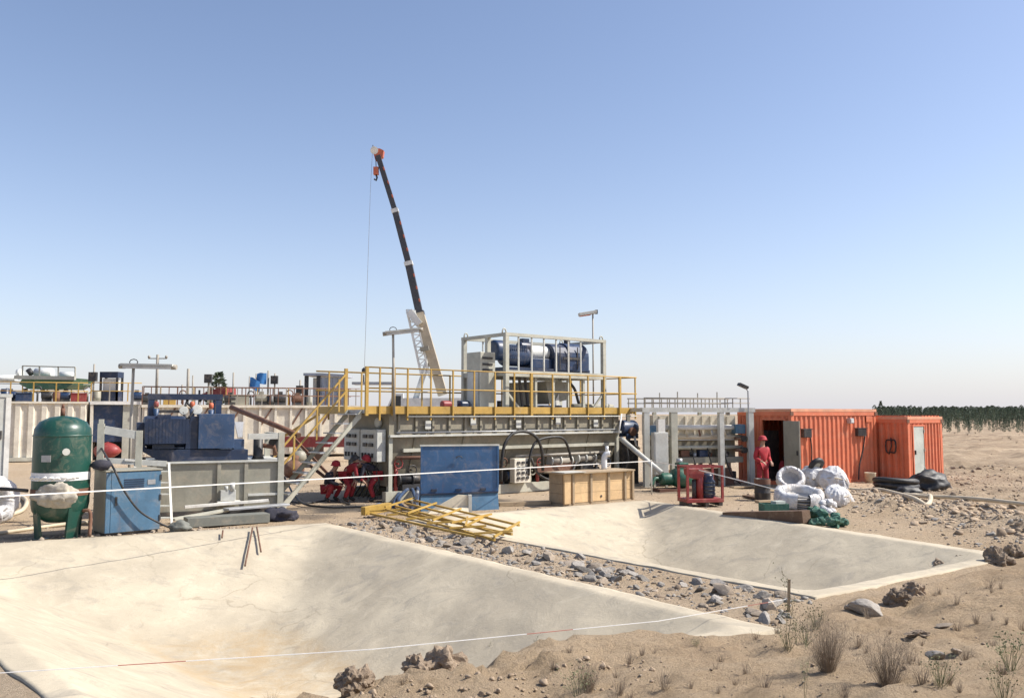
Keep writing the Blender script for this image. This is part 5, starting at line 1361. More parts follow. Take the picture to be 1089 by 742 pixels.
squat = dict(pelvis=(0,.12,.38),waist=(0,.06,.55),chest=(0,-.06,.76),neck=(0,-.13,.90),skull=(0,-.19,1.00),crown=(0,-.20,1.08),
    shL=(.19,-.08,.80),elL=(.24,-.26,.58),wrL=(.12,-.44,.52),shR=(-.19,-.08,.80),elR=(-.24,-.25,.58),wrR=(-.10,-.45,.50),
    hiL=(.11,.10,.36),knL=(.20,-.28,.50),anL=(.16,-.02,.09),toL=(.19,-.18,.04),hiR=(-.11,.10,.36),knR=(-.20,-.26,.50),anR=(-.16,.0,.09),toR=(-.19,-.16,.04))
def ground_at(px,py): g=G(px,py); return Vector((g.x,g.y,H(g.x,g.y)))
person('person in red work clothes and red helmet standing by the dark cabin doorway', ground_at(811.5,527.5), R(20), stand, 'red_bright','red_cloth','red_bright')
person('person squatting at the foot of the stairs, dark top, red trousers and helmet', Vector((-5.2,24.45,0)), R(60), squat, 'dark_cloth','red_cloth','red_bright')
person('person all in red bending forward beside the squatting worker, in the shade', Vector((-4.62,24.4,0)), R(75), bent, 'red_cloth','red_cloth','red_bright')
person('person in dark top and red trousers stooping under the switch boxes', Vector((-4.02,24.42,0)), R(-70), bent, 'dark_cloth','red_cloth','dark_steel')

# ------------------------------------------------------------------ crane far behind
YC = 60.0
def CP(px,py,dy=0): return P(px,py,YC+dy)
foot = CP(470,418)
t = thing('mobile_crane','mobile crane far behind the tank with its dark telescopic boom raised high','crane',(CP(455,430).x,YC,0))
o = Vector((CP(455,430).x,YC,0))
def cm(name, mb, mat_, par=t): return mb.build(name, mat_, par)
p0, p1, p2, p3, p4 = CP(471,420)-o, CP(446,333)-o, CP(434.5,280)-o, CP(420,224)-o, CP(402,166)-o
m=MB(); m.bar(p0,p1,.66,.78,up=(0,1,0)); cm('base_boom',m,'crane_tan')
for a,b,w in ((p1,p2,.56),(p2,p3,.47),(p3,p4,.40)):
    d=(b-a).normalized()
    m=MB(); m.bar(a,b,w*.9,w,up=(0,1,0)); s=cm('boom_section',m,'boom_dark')
    m=MB(); m.bar(a-d*.18,a+d*.12,w*1.25,w*1.3,up=(0,1,0)); m.build('collar','boom_dark' if a is p1 else 'crane_white',s)
    for q in (.25,.5,.75):
        c_=a.lerp(b,q); m=MB(); m.bar(c_-d*.12+Vector((w*.40,-.25,0)),c_+d*.12+Vector((w*.40,-.25,0)),.1); m.build('pad','hook_orange',s)
m=MB(); m.prism([CP(399,170)-o,CP(407,166.5)-o,CP(408,160)-o,CP(404,158)-o,CP(396.5,158)-o,CP(397,163)-o],(0,.5,0)); hd=cm('boom_head',m,'hook_orange')
m=MB(); m.tube([CP(398,160,-.1)-o,CP(398,160,.6)-o],.28,14); m.build('sheave','crane_white',hd)
m=MB(); m.tube([CP(397,158)-o,CP(396.5,154.5)-o],.04,5); m.build('anemometer','dark_steel',hd)
m=MB(); m.tube([CP(399.5,166)-o,CP(400,179)-o],.03,5); cm('hook_rope',m,'dark_steel')
m=MB(); m.bar(CP(400,178)-o,CP(400,186)-o,.32,.36); hk=cm('hook_block',m,'hook_orange')
m=MB(); m.tube([CP(400,186)-o,CP(401,189)-o,CP(400,192)-o,CP(398,190.5)-o],.07,6); m.build('hook','dark_steel',hk)
a_=P(394.5,180,YC); 
m=MB(); m.tube([CP(396,163)-o,CP(394,200)-o,CP(387.5,392)-o],.013,5); cm('hoist_rope',m,'galv')
m=MB(); m.lathe([(.03,0),(.16,.12),(.16,.3),(.03,.42)],10,Matrix.Translation(CP(387,397)-o)); cm('hook_ball',m,'dark_steel')
# white lattice jib stowed along the boom and lift cylinder
ja, jb = CP(441,330,-.6)-o, CP(457,402,-.6)-o
off=Vector((-.58,0,.05)); lat=MB()
for e in (Vector((0,0,0)),off,Vector((0,.5,0)),off+Vector((0,.5,0))): lat.bar(ja+e,jb+e,.11,.11)
n=11
for i in range(n):
    s0,s1=i/n,(i+1)/n
    lat.bar(ja.lerp(jb,s0),ja.lerp(jb,s1)+off,.07); lat.bar(ja.lerp(jb,s0)+off,ja.lerp(jb,s0),.07)
cm('folding_jib',lat,'crane_white')
m=MB(); m.bar(CP(435,331,-.6)-o,CP(446,345,-.6)-o,.5,.5); cm('jib_head',m,'crane_white')
m=MB(); m.bar(CP(447,372,-.8)-o,CP(456,370,-.8)-o,.35,.3); cm('jib_bracket',m,'olive_grey')
m=MB(); m.tube([CP(458,375)-o,CP(440,430)-o],.2,10); cm('lift_cylinder',m,'crane_white')
m=MB(); m.box((-1.6,-1.2,1.9),(2.6,1.2,3.6)); cm('superstructure',m,'crane_white')
m=MB(); m.prism([(-2.7,-1.2,1.9),(-1.61,-1.2,1.9),(-1.61,-1.2,3.9),(-2.3,-1.2,3.9),(-2.7,-1.2,3.0)],(0,1.0,0)); cb_=cm('cab',m,'crane_white')
m=MB(); m.prism([(-2.6,-1.22,2.9),(-1.75,-1.22,2.9),(-1.75,-1.22,3.75),(-2.25,-1.22,3.75)],(0,.015,0)); m.build('cab_window','glass_dark',cb_)
m=MB(); m.box((-5.5,-1.25,1.0),(5.0,1.25,1.85)); cm('chassis',m,'crane_tan')
for x in (-4.4,-2.9,1.6,3.0,4.2):
    for y in (-1.1,1.1):
        m=MB(); m.tube([(x,y-.2,.6),(x,y+.2,.6)],.6,20); w_=cm('wheel',m,'black_rubber')
        m=MB(); m.tube([(x,y-.22,.6),(x,y+.22,.6)],.3,14); m.build('hub','crane_tan',w_)

# ------------------------------------------------------------------ far row of tanks on the left
FA = R(22); FU = Vector((math.cos(FA),math.sin(FA),0)); FV = Vector((-math.sin(FA),math.cos(FA),0))
B0 = Vector((P(12,440,44).x, 44, 0)); YB = 50.0
def fu_(px, v=0): return u_at(px, v, B0, FU, FV)
def BX(px): return P(px,440,YB).x
def FW(px, v=0, z=0): return B0+FU*fu_(px,v)+FV*v+Vector((0,0,z))
bt = thing('mud_tank','long white corrugated tank with rust streaks and yellow railings in the left background','tank',FW(12),FA)
Wd = fu_(98)
m=MB(); m.corr((0,0),(Wd,0),.25,3.05,.62,.09,(0,-1),.36); m.build('front_wall','cream_paint',bt)
m=MB(); m.box((-1.0,-.05,3.051),(Wd,3,3.15)); m.build('deck','cream_paint',bt)
m=MB(); m.box((-.9,.1,.0),(Wd-.01,2.9,3.05)); m.build('tank_body','cream_paint',bt)
m=MB(); m.box((-1,-.12,.06),(Wd,.05,.25)); m.build('skid_beam','frame_grey',bt)
def railing(par, x0, x1, y, z, step, mats=('yellow_paint',), h=1.0, r=.03):
    me_=MB(); me_.bar((0,0,0),(0,0,h),r*2); refs=[ref('rail_post',me_,k) for k in mats]
    n=int((x1-x0)/step)
    for i in range(n+1): put('rail_post',refs[i%len(refs)],par,(x0+i*step,y,z))
    for q in (h,h*.55):
        m=MB(); m.tube([(x0,y,z+q),(x1,y,z+q)],r*.9,5); m.build('rail',mats[0],par)
railing(bt,-1,Wd,0,3.15,1.05); railing(bt,-1,Wd,2.8,3.15,1.2,('far_metal','yellow_paint'))
bo = thing('open_container','white framed container with a dark blue open front behind the grey stand','container',FW(98.5),FA)
w2=fu_(152)-fu_(98.5)
m=MB(); m.box((0,0,0),(.14,3,3.0)); m.build('side_wall','cream_paint',bo); m=MB(); m.box((w2-.14,0,0),(w2,3,3.0)); m.build('side_wall','cream_paint',bo)
m=MB(); m.box((-.02,-.03,3.001),(w2+.02,3,3.18)); m.build('roof','white_paint',bo)
m=MB(); m.box((.141,2.5,.0),(w2-.141,2.6,3.0)); m.build('back_wall','navy_paint',bo)
m=MB(); m.box((.141,.25,1.0),(w2*.64,.33,2.99)); m.build('roller_door','motor_blue',bo)
m=MB(); m.box((w2*.64,.10,.0),(w2-.141,.2,2.99)); m.build('door','frame_grey',bo)
m=MB(); m.blob((1.3,-.6,.55),(.7,.5,.45),2,.3,1.5,2,.3); tag(m.build('red_engine','red_paint'),'red machine covered in dust in front of the dark blue container','machine').location=FW(98.5)
railing(bo,0,w2,.1,3.18,.9,('yellow_paint','far_metal'))
b2 = thing('mud_tank','long cream ribbed tank with dark and yellow railings behind the stairs','tank',FW(153),FA)
w3=fu_(383)-fu_(153)
m=MB(); m.box((0,0,.2),(w3,2.6,2.85)); m.build('tank_body','cream_paint',b2)
m=MB(); m.box((-.02,-.16,2.851),(w3,2.7,3.0)); m.build('deck','cream_paint',b2)
rb=MB(); rb.bar((0,-.06,.3),(0,-.06,2.84),.10,.13); rb=ref('rib',rb,'cream_paint')
rd=MB(); rd.bar((.1,-.05,1.9),(.65,-.05,2.84),.06,.08); rd=ref('brace',rd,'rusty')
for i in range(int(w3/.86)+1):
    put('rib',rb,b2,(.2+i*.86,0,0))
    if i%2: put('brace',rd,b2,(.2+i*.86,0,0))
railing(b2,0,w3,-.1,3.0,.45,('rusty','rusty','far_metal'),1.0,.025)
railing(b2,0,w3,2.6,3.0,.9,('rusty','yellow_paint'),1.05,.03)
m=MB(); m.box((0,0,0),(8.2,.4,.55)); o_=m.build('red_beam','red_paint'); o_.location=(P(285,440,45).x,45,.75); tag(o_,'long red steel beam lying on blocks on the sand behind the stairs','beam')
for k in range(4):
    m=MB(); m.box((-.2,-.2,0),(.2,.2,.76)); q_=m.build('block','wood_dark',o_); q_.location=(.6+k*2.1,.2,-.76)

# things standing on the far tanks
def far_at(px, dy, z=3.16): return FW(px, dy, z)
def small(kind, label, cat, px, dy, mat_, s, z=3.16):
    s *= .74
    o=thing(kind,label,cat,far_at(px,dy,z),FA,'small equipment on the far tank decks')
    if kind=='steel_drum':
        m=MB(); m.lathe([(.29*s,0),(.30*s,.3*s),(.31*s,.32*s),(.30*s,.34*s),(.30*s,.86*s),(.25*s,.88*s)],14); m.build('drum_body',mat_,o)
        m=MB(); m.lathe([(.1*s,0),(.1*s,.03)],8,Matrix.Translation((.1*s,0,.88*s))); m.build('cap','dark_steel',o)
    elif kind=='deck_motor':
        m=xcyl(MB(),-.4*s,.4*s,0,.45*s,.28*s,14); m.build('motor_body',mat_,o)
        m=MB(); m.box((-.35*s,-.25*s,0),(.35*s,.25*s,.2*s)); m.build('foot','dark_steel',o)
        m=MB(); m.box((-.15*s,-.1,.72*s),(.15*s,.1,.9*s)); m.build('terminal_box',mat_,o)
    elif kind=='tool_box':
        m=MB(); m.box((-.5*s,-.3,0),(.5*s,.3,.55*s)); m.build('box_body',mat_,o,.02)
        m=MB(); m.box((-.52*s,-.32,.551*s),(.52*s,.32,.62*s)); m.build('lid',mat_,o,.01)
    elif kind=='valve_stand':
        m=MB(); m.tube([(0,0,0),(0,0,.8*s)],.07*s,8); m.build('stem',mat_,o)
        m=MB(); m.tube([(math.cos(k/8*2*math.pi)*.25*s,0,.85*s+math.sin(k/8*2*math.pi)*.25*s) for k in range(8)],.035,6,closed=True); m.build('hand_wheel',mat_,o)
    return o
cols={'motor_blue':'blue','red_paint':'red','olive_grey':'grey','dark_steel':'dark','rig_green':'green','hook_orange':'orange','yellow_paint':'yellow'}
left_of=['above the left end of the corrugated wall','behind the yellow railing under the green vessel','just right of the green vessel','over the dark blue container','behind the navy machine frame','above the ribbed tank left of the flags','above the ribbed tank under the blue flags','between the flags and the grey shed']
spec=[('steel_drum',8,.6,'motor_blue',1),('deck_motor',13,1.2,'motor_blue',1),('tool_box',28,.8,'motor_blue',1),('steel_drum',34,.9,'olive_grey',.9),('valve_stand',42,.6,'dark_steel',1),('deck_motor',52,1,'dark_steel',.9),('steel_drum',62,.6,'rusty',.8),('deck_motor',71,.8,'motor_blue',.9),('tool_box',86,.8,'red_paint',1.0),('valve_stand',95,.9,'olive_grey',1),
('steel_drum',105,.8,'olive_grey',.9),('deck_motor',147,.9,'motor_blue',1),('deck_motor',158,1,'dark_steel',1),('tool_box',182,.9,'yellow_paint',.9),('valve_stand',196,.7,'rusty',1),('deck_motor',246,.9,'dark_steel',1.1),('tool_box',256,1,'olive_grey',1.3),('valve_stand',268,.8,'dark_steel',1),('deck_motor',279,1,'olive_grey',1.2),('steel_drum',289,.8,'dark_steel',.9),('deck_motor',299,.9,'dark_steel',1.2),('valve_stand',309,.8,'rusty',1.1),('deck_motor',317,1,'rusty',1.1),('steel_drum',330,.8,'olive_grey',.8)]
for kd,px,dy,mt,s in spec:
    w_ = left_of[0 if px<22 else 1 if px<80 else 2 if px<98 else 3 if px<152 else 4 if px<238 else 5 if px<262 else 6 if px<286 else 7]
    small(kd, f"small {cols.get(mt,'rusty')} {kd.replace('_',' ')} {w_}", kd.split('_')[1] if kd!='valve_stand' else 'valve', px, dy, mt, s, 3.16 if px<153 else 3.01)
# navy drum stand
t=thing('tank_stand','navy boxed stand with a white tank in it over the dark blue container','stand',far_at(120,1.2,3.19))
for x in (-.45,.45):
    for y in (-.3,.3):
        m=MB(); m.box((x-.05,y-.05,0),(x+.05,y+.05,1.3)); m.build('leg','dark_steel',t)
m=MB(); m.box((-.5,-.36,1.301),(.5,.36,1.62)); m.build('top_box','navy_paint',t)
m=MB(); m.box((-.38,-.2,.6),(.38,.2,1.25)); m.build('tank','white_paint',t)
m=MB(); m.box((-.5,-.35,.0),(.5,.35,.55)); m.build('base_box','navy_paint',t)
# green shaker
YG=46.5
def GP(px,py,dy=0): return P(px,py,YG+dy)
o=Vector((GP(48,414).x,YG,3.16)); t=thing('shale_shaker','green trough shaped shaker with a pale top frame on the far left tank','shaker',o)
hull=[GP(24,402),GP(80,402),GP(76,409),GP(68,413.5),GP(30,413.5),GP(20,408)]
m=MB(); m.prism([p-o for p in hull],(0,2.2,0)); m.build('trough','rig_green',t)
m=MB(); m.bar(GP(16,401,-.1)-o,GP(80,402,-.1)-o,.2,.2); m.build('rim','frame_grey',t)
for yo in (0,2.0):
  fr_=MB()
  for a,b in (((24,401),(24,389)),((24,389),(80,390.5)),((80,390.5),(80,402)),((62,390),(62,401)),((42,389.5),(42,401))):
    fr_.bar(GP(*a,yo)-o,GP(*b,yo)-o,.06)
  fr_.build('top_frame','frame_grey',t)
for a,b,r_ in (((38,396.5),(56,396.5),.26),((64,399),(78,399.5),.2),((19,397),(23,397),.25)):
    m=MB(); m.tube([GP(*a,.8)-o,GP(*b,.8)-o],r_,12); m.build('screen_drum','crane_white',t)
m=MB(); m.tube([GP(30,393,.6)-o,GP(34,398,.6)-o],.16,8); m.build('vibrator','dark_steel',t)
for px in (27,45,60,70):
    m=MB(); m.bar(GP(px,413,.3)-o,Vector((GP(px,413).x,YG+.3,3.16))-o,.16); m.build('leg','dark_steel',t)
m=MB(); m.tube([GP(-20,403,.5)-o,GP(17,402,.5)-o],.18,10); m.build('inlet_pipe','crane_white',t)
# masts and lamps on the far decks
def mast(label, px, top, dy=1.0, r=.06, arms=0, lamp=False, base=3.1):
    b=far_at(px,dy,base); tp=P(px,top,b.y); h=tp.z-base
    t=thing('mast',label,'mast',b,0,'thin masts over the far tanks')
    m=MB(); m.tube([(0,0,0),(0,0,h)],r,7); m.build('pole','far_metal',t)
    for k in range(arms):
        m=MB(); m.bar((-.6,0,h-.25-k*.3),(.6,0,h-.25-k*.3),.06); c_=m.build('cross_arm','far_metal',t)
        for x in (-.55,.55):
            m=MB(); m.lathe([(.05,0),(.1,.1),(.05,.2)],8,Matrix.Translation((x,0,h-.25-k*.3))); m.build('lamp','far_metal',c_)
    if lamp:
        m=MB(); m.cbox((0,-.1,h-lamp),(.42,.2,.5)); m.build('lamp_head','dark_steel',t)
    return t
mast('dark mast with a crossbar behind the leaning floodlight',168,377,8,.09,1)
mast('dark mast with a lamp box left of the floodlight, on the corrugated tank',101,387,1,.05,0,.7)
mast('thick plain mast between the floodlight and the flags',201,392,2,.08)
mast('thin plain mast just right of the thick one',206,399,2,.04)
mast('short mast with a square lamp box above the red roof',223,398,2,.06,0,.25)
mast('thin mast left of the blue flags',249,396,3,.05)
mast('tall thin mast right of the blue flags',286,394,3,.06)
mast('mast with a dark lamp near its top, right of the flags',293,397,3,.05,0,.4)
mast('thin short mast behind the right hand floodlight pole of the navy machine',195,409,3,.05)
m_=mast('short post with a dark lamp beside the grey shed',320,404,3,.06,0,.6)
for px,l,h_ in ((268,'left of the two blue flags flying over the ribbed tank',401),(275,'right of the two blue flags flying over the ribbed tank',398)):
    b=far_at(px-2,3,3.0); tp=P(px-2,h_-1,b.y)
    t=thing('flag',l,'flag',b,0,'blue flags over the tanks')
    m=MB(); m.tube([(0,0,0),(0,0,tp.z-3.0)],.035,6); m.build('flag_pole','far_metal',t)
    hh=tp.z-3.0; n=9; vs=[]; fs=[]
    for i in range(n):
        for j in range(5):
            s=i/(n-1); vs.append((s*.62, .08*math.sin(s*7+j*.5), hh-.05-j*.17-.12*s+.05*math.sin(s*5)+.25*s*(1 if px==275 else -.4)))
    k_=len(vs); vs+=[(x,y+.01,z) for x,y,z in vs]
    for i in range(n-1):
        for j in range(4):
            a_=i*5+j; fs+=[(a_,a_+1,a_+6,a_+5),(k_+a_+5,k_+a_+6,k_+a_+1,k_+a_)]
    m=MB(); m._add(vs,fs,True); m.build('cloth','flag_blue',t)
# red tarpaulin roof, shed
a=[P(207,421,YB+3),P(240,421,YB+3),P(240,412,YB+3),P(230,413,YB+3),P(214,419,YB+3)]
o=Vector((a[0].x,YB+3,3.0)); t=thing('red_roof','dark red sloping tarpaulin roof behind the navy machine','roof',o)
m=MB(); m.prism([p-o for p in a],(0,2,0)); m.build('roof_sheet','red_paint',t)
for px in (212,236):
    m=MB(); m.bar((P(px,420,YB+3.2).x-o.x,.2,0),(P(px,420,YB+3.2).x-o.x,.2,1.0),.1); m.build('post','dark_steel',t)
t=thing('shed','open grey shed with pale corrugated side wall behind the stairs','shed',Vector((P(325,440,YB+6).x,YB+6,0)))
w4=P(368,440,YB+6).x-P(325,440,YB+6).x; z_=P(325,397.5,YB+6).z
m=MB(); m.box((-.15,-.2,z_-.12),(w4*.4,2.5,z_+.05)); m.prism([(w4*.4,-.2,z_+.05),(w4,-.2,z_-.05),(w4,-.2,z_-.2),(w4*.4,-.2,z_-.12)],(0,2.7,0)); m.build('roof','shed_blue_grey',t)
m=MB(); m.corr((w4*.33,0),(w4,0),1.2,z_-.2,.33,.06,(0,-1)); m.build('side_wall','shed_blue_grey',t)
for x in (0,w4*.3):
    m=MB(); m.box((x-.12,0,0),(x+.12,.2,z_-.13)); m.build('post','dark_steel',t)
m=MB(); m.box((.1,1.5,1),(w4*.3,1.6,z_-.2)); m.build('back_wall','crane_white',t)
# long diagonal pipe in front of the ribbed tank
a=P(246,433,30); b=P(300,455,28)
m=MB(); m.tube([a,b,P(318,463,27.5)],.09,10); tag(m.build('sloping_pipe','rusty'),'brown pipe sloping down to the right behind the end post of the olive tank','pipe')
for i,(px,py,px2,py2,y,mt,l) in enumerate(((300,465,340,440,33,'yellow_paint','yellow pole leaning up to the right behind the stairs'),(302,455,350,505,30,'rusty','rusty pole leaning behind the upper stairs'),(330,495,362,520,27,'rusty','rusty pole lying against the sand behind the stairs'))):
    m=MB(); m.bar(P(px,py,y),P(px2,py2,y),.09); tag(m.build('leaning_pole',mt),l,'pole')
# sand heap and scrap behind the stairs
def heap(label,c,s,seed,mat_='clod_soil',name='sand_heap'):
    m=MB(); m.blob(c,s,4,.28,1.6,seed,.75); return tag(m.build(name,mat_),label,'heap')
for k,(px,py,sc,mt) in enumerate(((307,470,.5,'rusty'),(318,483,.4,'olive_grey'),(312,500,.45,'rusty'),(328,472,.35,'dark_steel'))):
    g=G(px,py+14); t=thing('scrap_machine',['rusty pump casing on the sand behind the end post','grey pump casing half way along the stairs, on the sand','rusty pump casing low behind the foot of the stairs','dark motor on the sand behind the middle of the stairs'][k],'pump',(g.x,g.y,0),.5*k)
    m=MB(); m.lathe([(.1,-.4),(.3,-.3),(.42,0),(.3,.3),(.1,.4)],14,Matrix.Translation((0,0,.5))@Matrix.Rotation(math.pi/2,4,'Y')@Matrix.Scale(sc*2,4)); m.build('casing',mt,t)
    m=MB(); m.box((-.5,-.25,0),(.5,.25,.15)); m.build('foot','dark_steel',t)
    m=MB(); m.tube([(0,0,.7),(.1,0,1.0)],.12,10); m.build('outlet',mt,t)

# ------------------------------------------------------------------ stones and spoil
def stone_mesh(name, seed, mat_, amp=.5, sub=2):
    rnd=random.Random(seed); bm=bmesh.new(); bmesh.ops.create_icosphere(bm,subdivisions=sub,radius=.5)
    pl=[]
    for k in range(9):
        n=Vector((rnd.gauss(0,1),rnd.gauss(0,1),rnd.gauss(0,1))).normalized(); pl.append((n,rnd.uniform(.2,.4)))
    for v in bm.verts:
        for n,d in pl:
            e=v.co.dot(n)-d
            if e>0: v.co-=n*e*.95
        v.co*=1+.06*mnoise.noise(v.co*6+Vector((seed,0,0)))
    me=bpy.data.meshes.new(name); bm.to_mesh(me); bm.free(); me.materials.append(MATS[mat_]); return me
SG=[stone_mesh('stone',k,'stone_grey',sub=3) for k in range(7)]; ST=[stone_mesh('stone',20+k,'stone_tan') for k in range(4)]
def clod_mesh(seed):
    m=MB(); m.blob((0,0,0),.5,4,.6,1.5,seed,0,False)
    bm=None
    vs=[]
    for v in m.v:
        p=Vector(v); k=1+.15*mnoise.noise(p*5+Vector((seed,3,1)))+.10*mnoise.noise(p*12+Vector((1,seed,5)))
        vs.append(tuple(p*k))
    m.v=vs; return m.mesh('clod',['clod_dark'])
CL=[clod_mesh(3+k) for k in range(5)]
rnd=random.Random(5)
def put_stone(me, x, y, s, name='stone', sink=.32, z=None):
    o=bpy.data.objects.new(name,me); COL.objects.link(o)
    sz=(s*rnd.uniform(.9,1.5),s*rnd.uniform(.7,1.1),s*rnd.uniform(.42,.7)); o.scale=sz
    o.rotation_euler=(rnd.uniform(-.4,.4),rnd.uniform(-.4,.4),rnd.uniform(0,6.28))
    o.location=(x,y,(H(x,y) if z is None else z)+sz[2]*(.5-sink)); return o
placed=[]
pool=[]
nst=0
a1,b1=Vector(PIT1[1]),Vector(PIT1[2]); a2,b2_=Vector(PIT2[0]),Vector(PIT2[3])
tries=0
while nst<135 and tries<9000:
    tries+=1
    t_=rnd.random()**.9; w_=rnd.random()
    p=(a1.lerp(b1,t_)).lerp(a2.lerp(b2_,t_),.12+w_*.74)
    dens=.35+.65*(mnoise.noise(Vector((p.x*.6,p.y*.6,3)))>-.1)
    if rnd.random()>dens: continue
    s=rnd.choice((.10,.12,.15,.18,.21,.24,.30)) * (1 if w_>.25 else .8)
    if any((p-q).length<(s+r_)*.36 for q,r_ in placed): continue
    placed.append((p,s)); nst+=1
    grey=rnd.random()<.68; o=put_stone(rnd.choice(SG if grey else ST),p.x,p.y,s)
    zone='beside the yellow frames between the pits' if t_<.42 else 'half way along the rubble strip' if t_<.72 else 'at the rubble strip end by the weeds'
    tag(o,f"{'large' if s>.25 else 'middling' if s>.17 else 'small'} {'grey' if grey else 'tan'} stone {zone}",'stone','stones between the two pits')
# single stones and clods that stand out on the bank
def bank_pt(px,py):
    lo,hi=2.0,60.0
    for i in range(50):
        mid=(lo+hi)/2; p=P(px,py,mid)
        if p.z>H(p.x,p.y): lo=mid
        else: hi=mid
    return p
for px,py,s,me,l in ((922,648,.36,SG[0],'largest grey rock on the bank below the near edge of the second pit'),
    (905,648,.16,ST[0],'small tan stone just left of the large grey rock'),
    (1003,666,.17,ST[1],'reddish stone alone on the right of the bank'),(994,700,.2,SG[2],'small dark stone with a pale top, low on the right bank'),
    (1018,693,.10,ST[2],'tiny pale stone right of the small dark stone'),(975,675,.16,CL[0],'brown clod left of the reddish stone'),
    (519,728,.16,SG[3],'smooth grey stone on the bank right of the big clods')):
    p=bank_pt(px,py); o=put_stone(me,p.x,p.y,s); tag(o,l,'stone')
def crest_pt(px):
    yy=13.0
    while yy>3 and float(bank_dist(np.array([P(px,440,yy).x]),np.array([yy]))[0])<.22: yy-=.04
    return Vector((P(px,440,yy).x,yy,0))
for px,py,s,k,l in ((379,738,.26,0,'dark clod at the lower left end of the bank crest'),(386,722,.24,1,'tan clod on the bank crest left of the two big ones'),
    (446,722,.27,2,'left one of the two big clods on the bank crest'),(474,722,.35,3,'tallest clod on the bank crest, with a dark front'),
    (953,640,.26,4,'big dark clod right of the large grey rock'),(972,634,.32,0,'largest clod on the bank, further right'),
    (1003,612,.40,1,'clod at the near edge of the second pit, left of the pit corner'),(1024,606,.42,2,'clod nearest the right corner of the second pit'),
    (1062,598,.4,3,'dark clod on the mound at the right corner of the second pit'),(1078,592,.34,4,'clod on the mound near the right edge of the picture')):
    p=crest_pt(px) if px<500 else bank_pt(px,py); o=put_stone(CL[k],p.x,p.y,s,'clod'); o.scale=(s,s*.9,s*.95); o.location.z += .3*s if px<500 else 0; tag(o,l,'clod')
def scatter(name, meshes_seed, n, region, smin, smax, mat_, sub=1):
    """n little stones joined in one mesh"""
    rn=random.Random(meshes_seed); bm=bmesh.new(); bmesh.ops.create_icosphere(bm,subdivisions=sub,radius=.5)
    base=np.array([v.co[:] for v in bm.verts]); fa=np.array([[v.index for v in f.verts] for f in bm.faces]); bm.free()
    rs=np.random.RandomState(meshes_seed); pts=region(rs,n); n=len(pts)
    bases=np.array([[list(v.co*(1+.35*mnoise.noise(v.co*7+Vector((q,2,meshes_seed))))) for v in stone_mesh('tmp',meshes_seed*20+q,mat_,sub=sub).vertices] for q in range(12)])
    s=smin*(smax/smin)**(rs.rand(n)**2.2)
    z=height(pts[:,0],pts[:,1],True)
    V=bases[rs.randint(0,12,n)]*1.0; s=s*1.0
    V*=np.stack([rs.uniform(.8,1.4,n),rs.uniform(.8,1.2,n),rs.uniform(.5,.9,n)],1)[:,None,:]*s[:,None,None]
    an=rs.rand(n)*6.28; c_,s_=np.cos(an)[:,None],np.sin(an)[:,None]
    X=V[...,0]*c_-V[...,1]*s_; Y=V[...,0]*s_+V[...,1]*c_
    V=np.stack([X+pts[:,0,None],Y+pts[:,1,None],V[...,2]+z[:,None]+.04*s[:,None]],-1).reshape(-1,3)
    Fc=(fa[None]+(np.arange(n)*len(base))[:,None,None]).reshape(-1,3)
    me=bpy.data.meshes.new(name); me.vertices.add(len(V)); me.vertices.foreach_set('co',V.ravel())
    me.loops.add(Fc.size); me.loops.foreach_set('vertex_index',Fc.ravel().astype(np.int32))
    me.polygons.add(len(Fc)); me.polygons.foreach_set('loop_start',np.arange(0,Fc.size,3,dtype=np.int32)); me.update(calc_edges=True)
    me.materials.append(MATS[mat_]); o=bpy.data.objects.new(name,me); COL.objects.link(o); tag(o,kind='stuff'); return o
def inside_any(p):
    mk=np.ones(len(p),bool)
    for q in (PIT1,PIT2):
        ds=edge_dists(q,p[:,0],p[:,1]); mk&=~(np.minimum.reduce(ds)>-.06)
    return mk
def reg_bank(rs,n):
    r=3.5+26*rs.rand(n*3)**1.7; a=(rs.rand(n*3)-.5)*1.25; p=np.stack([np.sin(a)*r,np.cos(a)*r],1)
    m_=(bank_dist(p[:,0],p[:,1])>-.15)&inside_any(p); return p[m_][:n]
def reg_strip(rs,n):
    t=rs.rand(n,1); w=rs.rand(n,1); A=np.array(PIT1[1])*(1-t)+np.array(PIT1[2])*t; B=np.array(PIT2[0])*(1-t)+np.array(PIT2[3])*t
    p=A*(1-w)+B*w; return p[inside_any(p)]
def reg_yard(rs,n):
    p=np.stack([rs.uniform(-13,14,n*2),rs.uniform(15,31,n*2)],1); m_=inside_any(p)&(bank_dist(p[:,0],p[:,1])<0); return p[m_][:n]
def reg_right(rs,n):
    p=np.stack([rs.uniform(8.5,26,n*2),rs.uniform(15,40,n*2)],1); m_=inside_any(p)&(p[:,0]-(p[:,1]-16)*.3>8.3); return p[m_][:n]
def reg_rimleft(rs,n):
    t=rs.rand(n,1); p=np.array([-10.9,16.1])*(1-t)+np.array([-6.0,18.7])*t+rs.randn(n,2)*[.35,.18]+np.array([-.1,.25]); return p[inside_any(p)]
scatter('bank_gravel',1,2600,reg_bank,.008,.055,'clod_soil'); scatter('bank_pebbles',2,700,reg_bank,.008,.04,'stone_tan')
scatter('strip_rubble',3,900,reg_strip,.03,.14,'stone_grey'); scatter('strip_spoil',4,1800,reg_strip,.012,.07,'clod_soil')
scatter('yard_pebbles',5,2600,reg_yard,.02,.10,'stone_tan'); scatter('field_rubble',6,6500,reg_right,.02,.14,'clod_soil'); scatter('field_stones',7,900,reg_right,.03,.15,'stone_grey')
def reg_spoil(rs,n):
    y=rs.uniform(15.8,26.5,n*2); x=9.9+.20*(25-y)+rs.randn(n*2)*1.0; p=np.stack([x,y],1); p=p[inside_any(p)]; return p[:n]
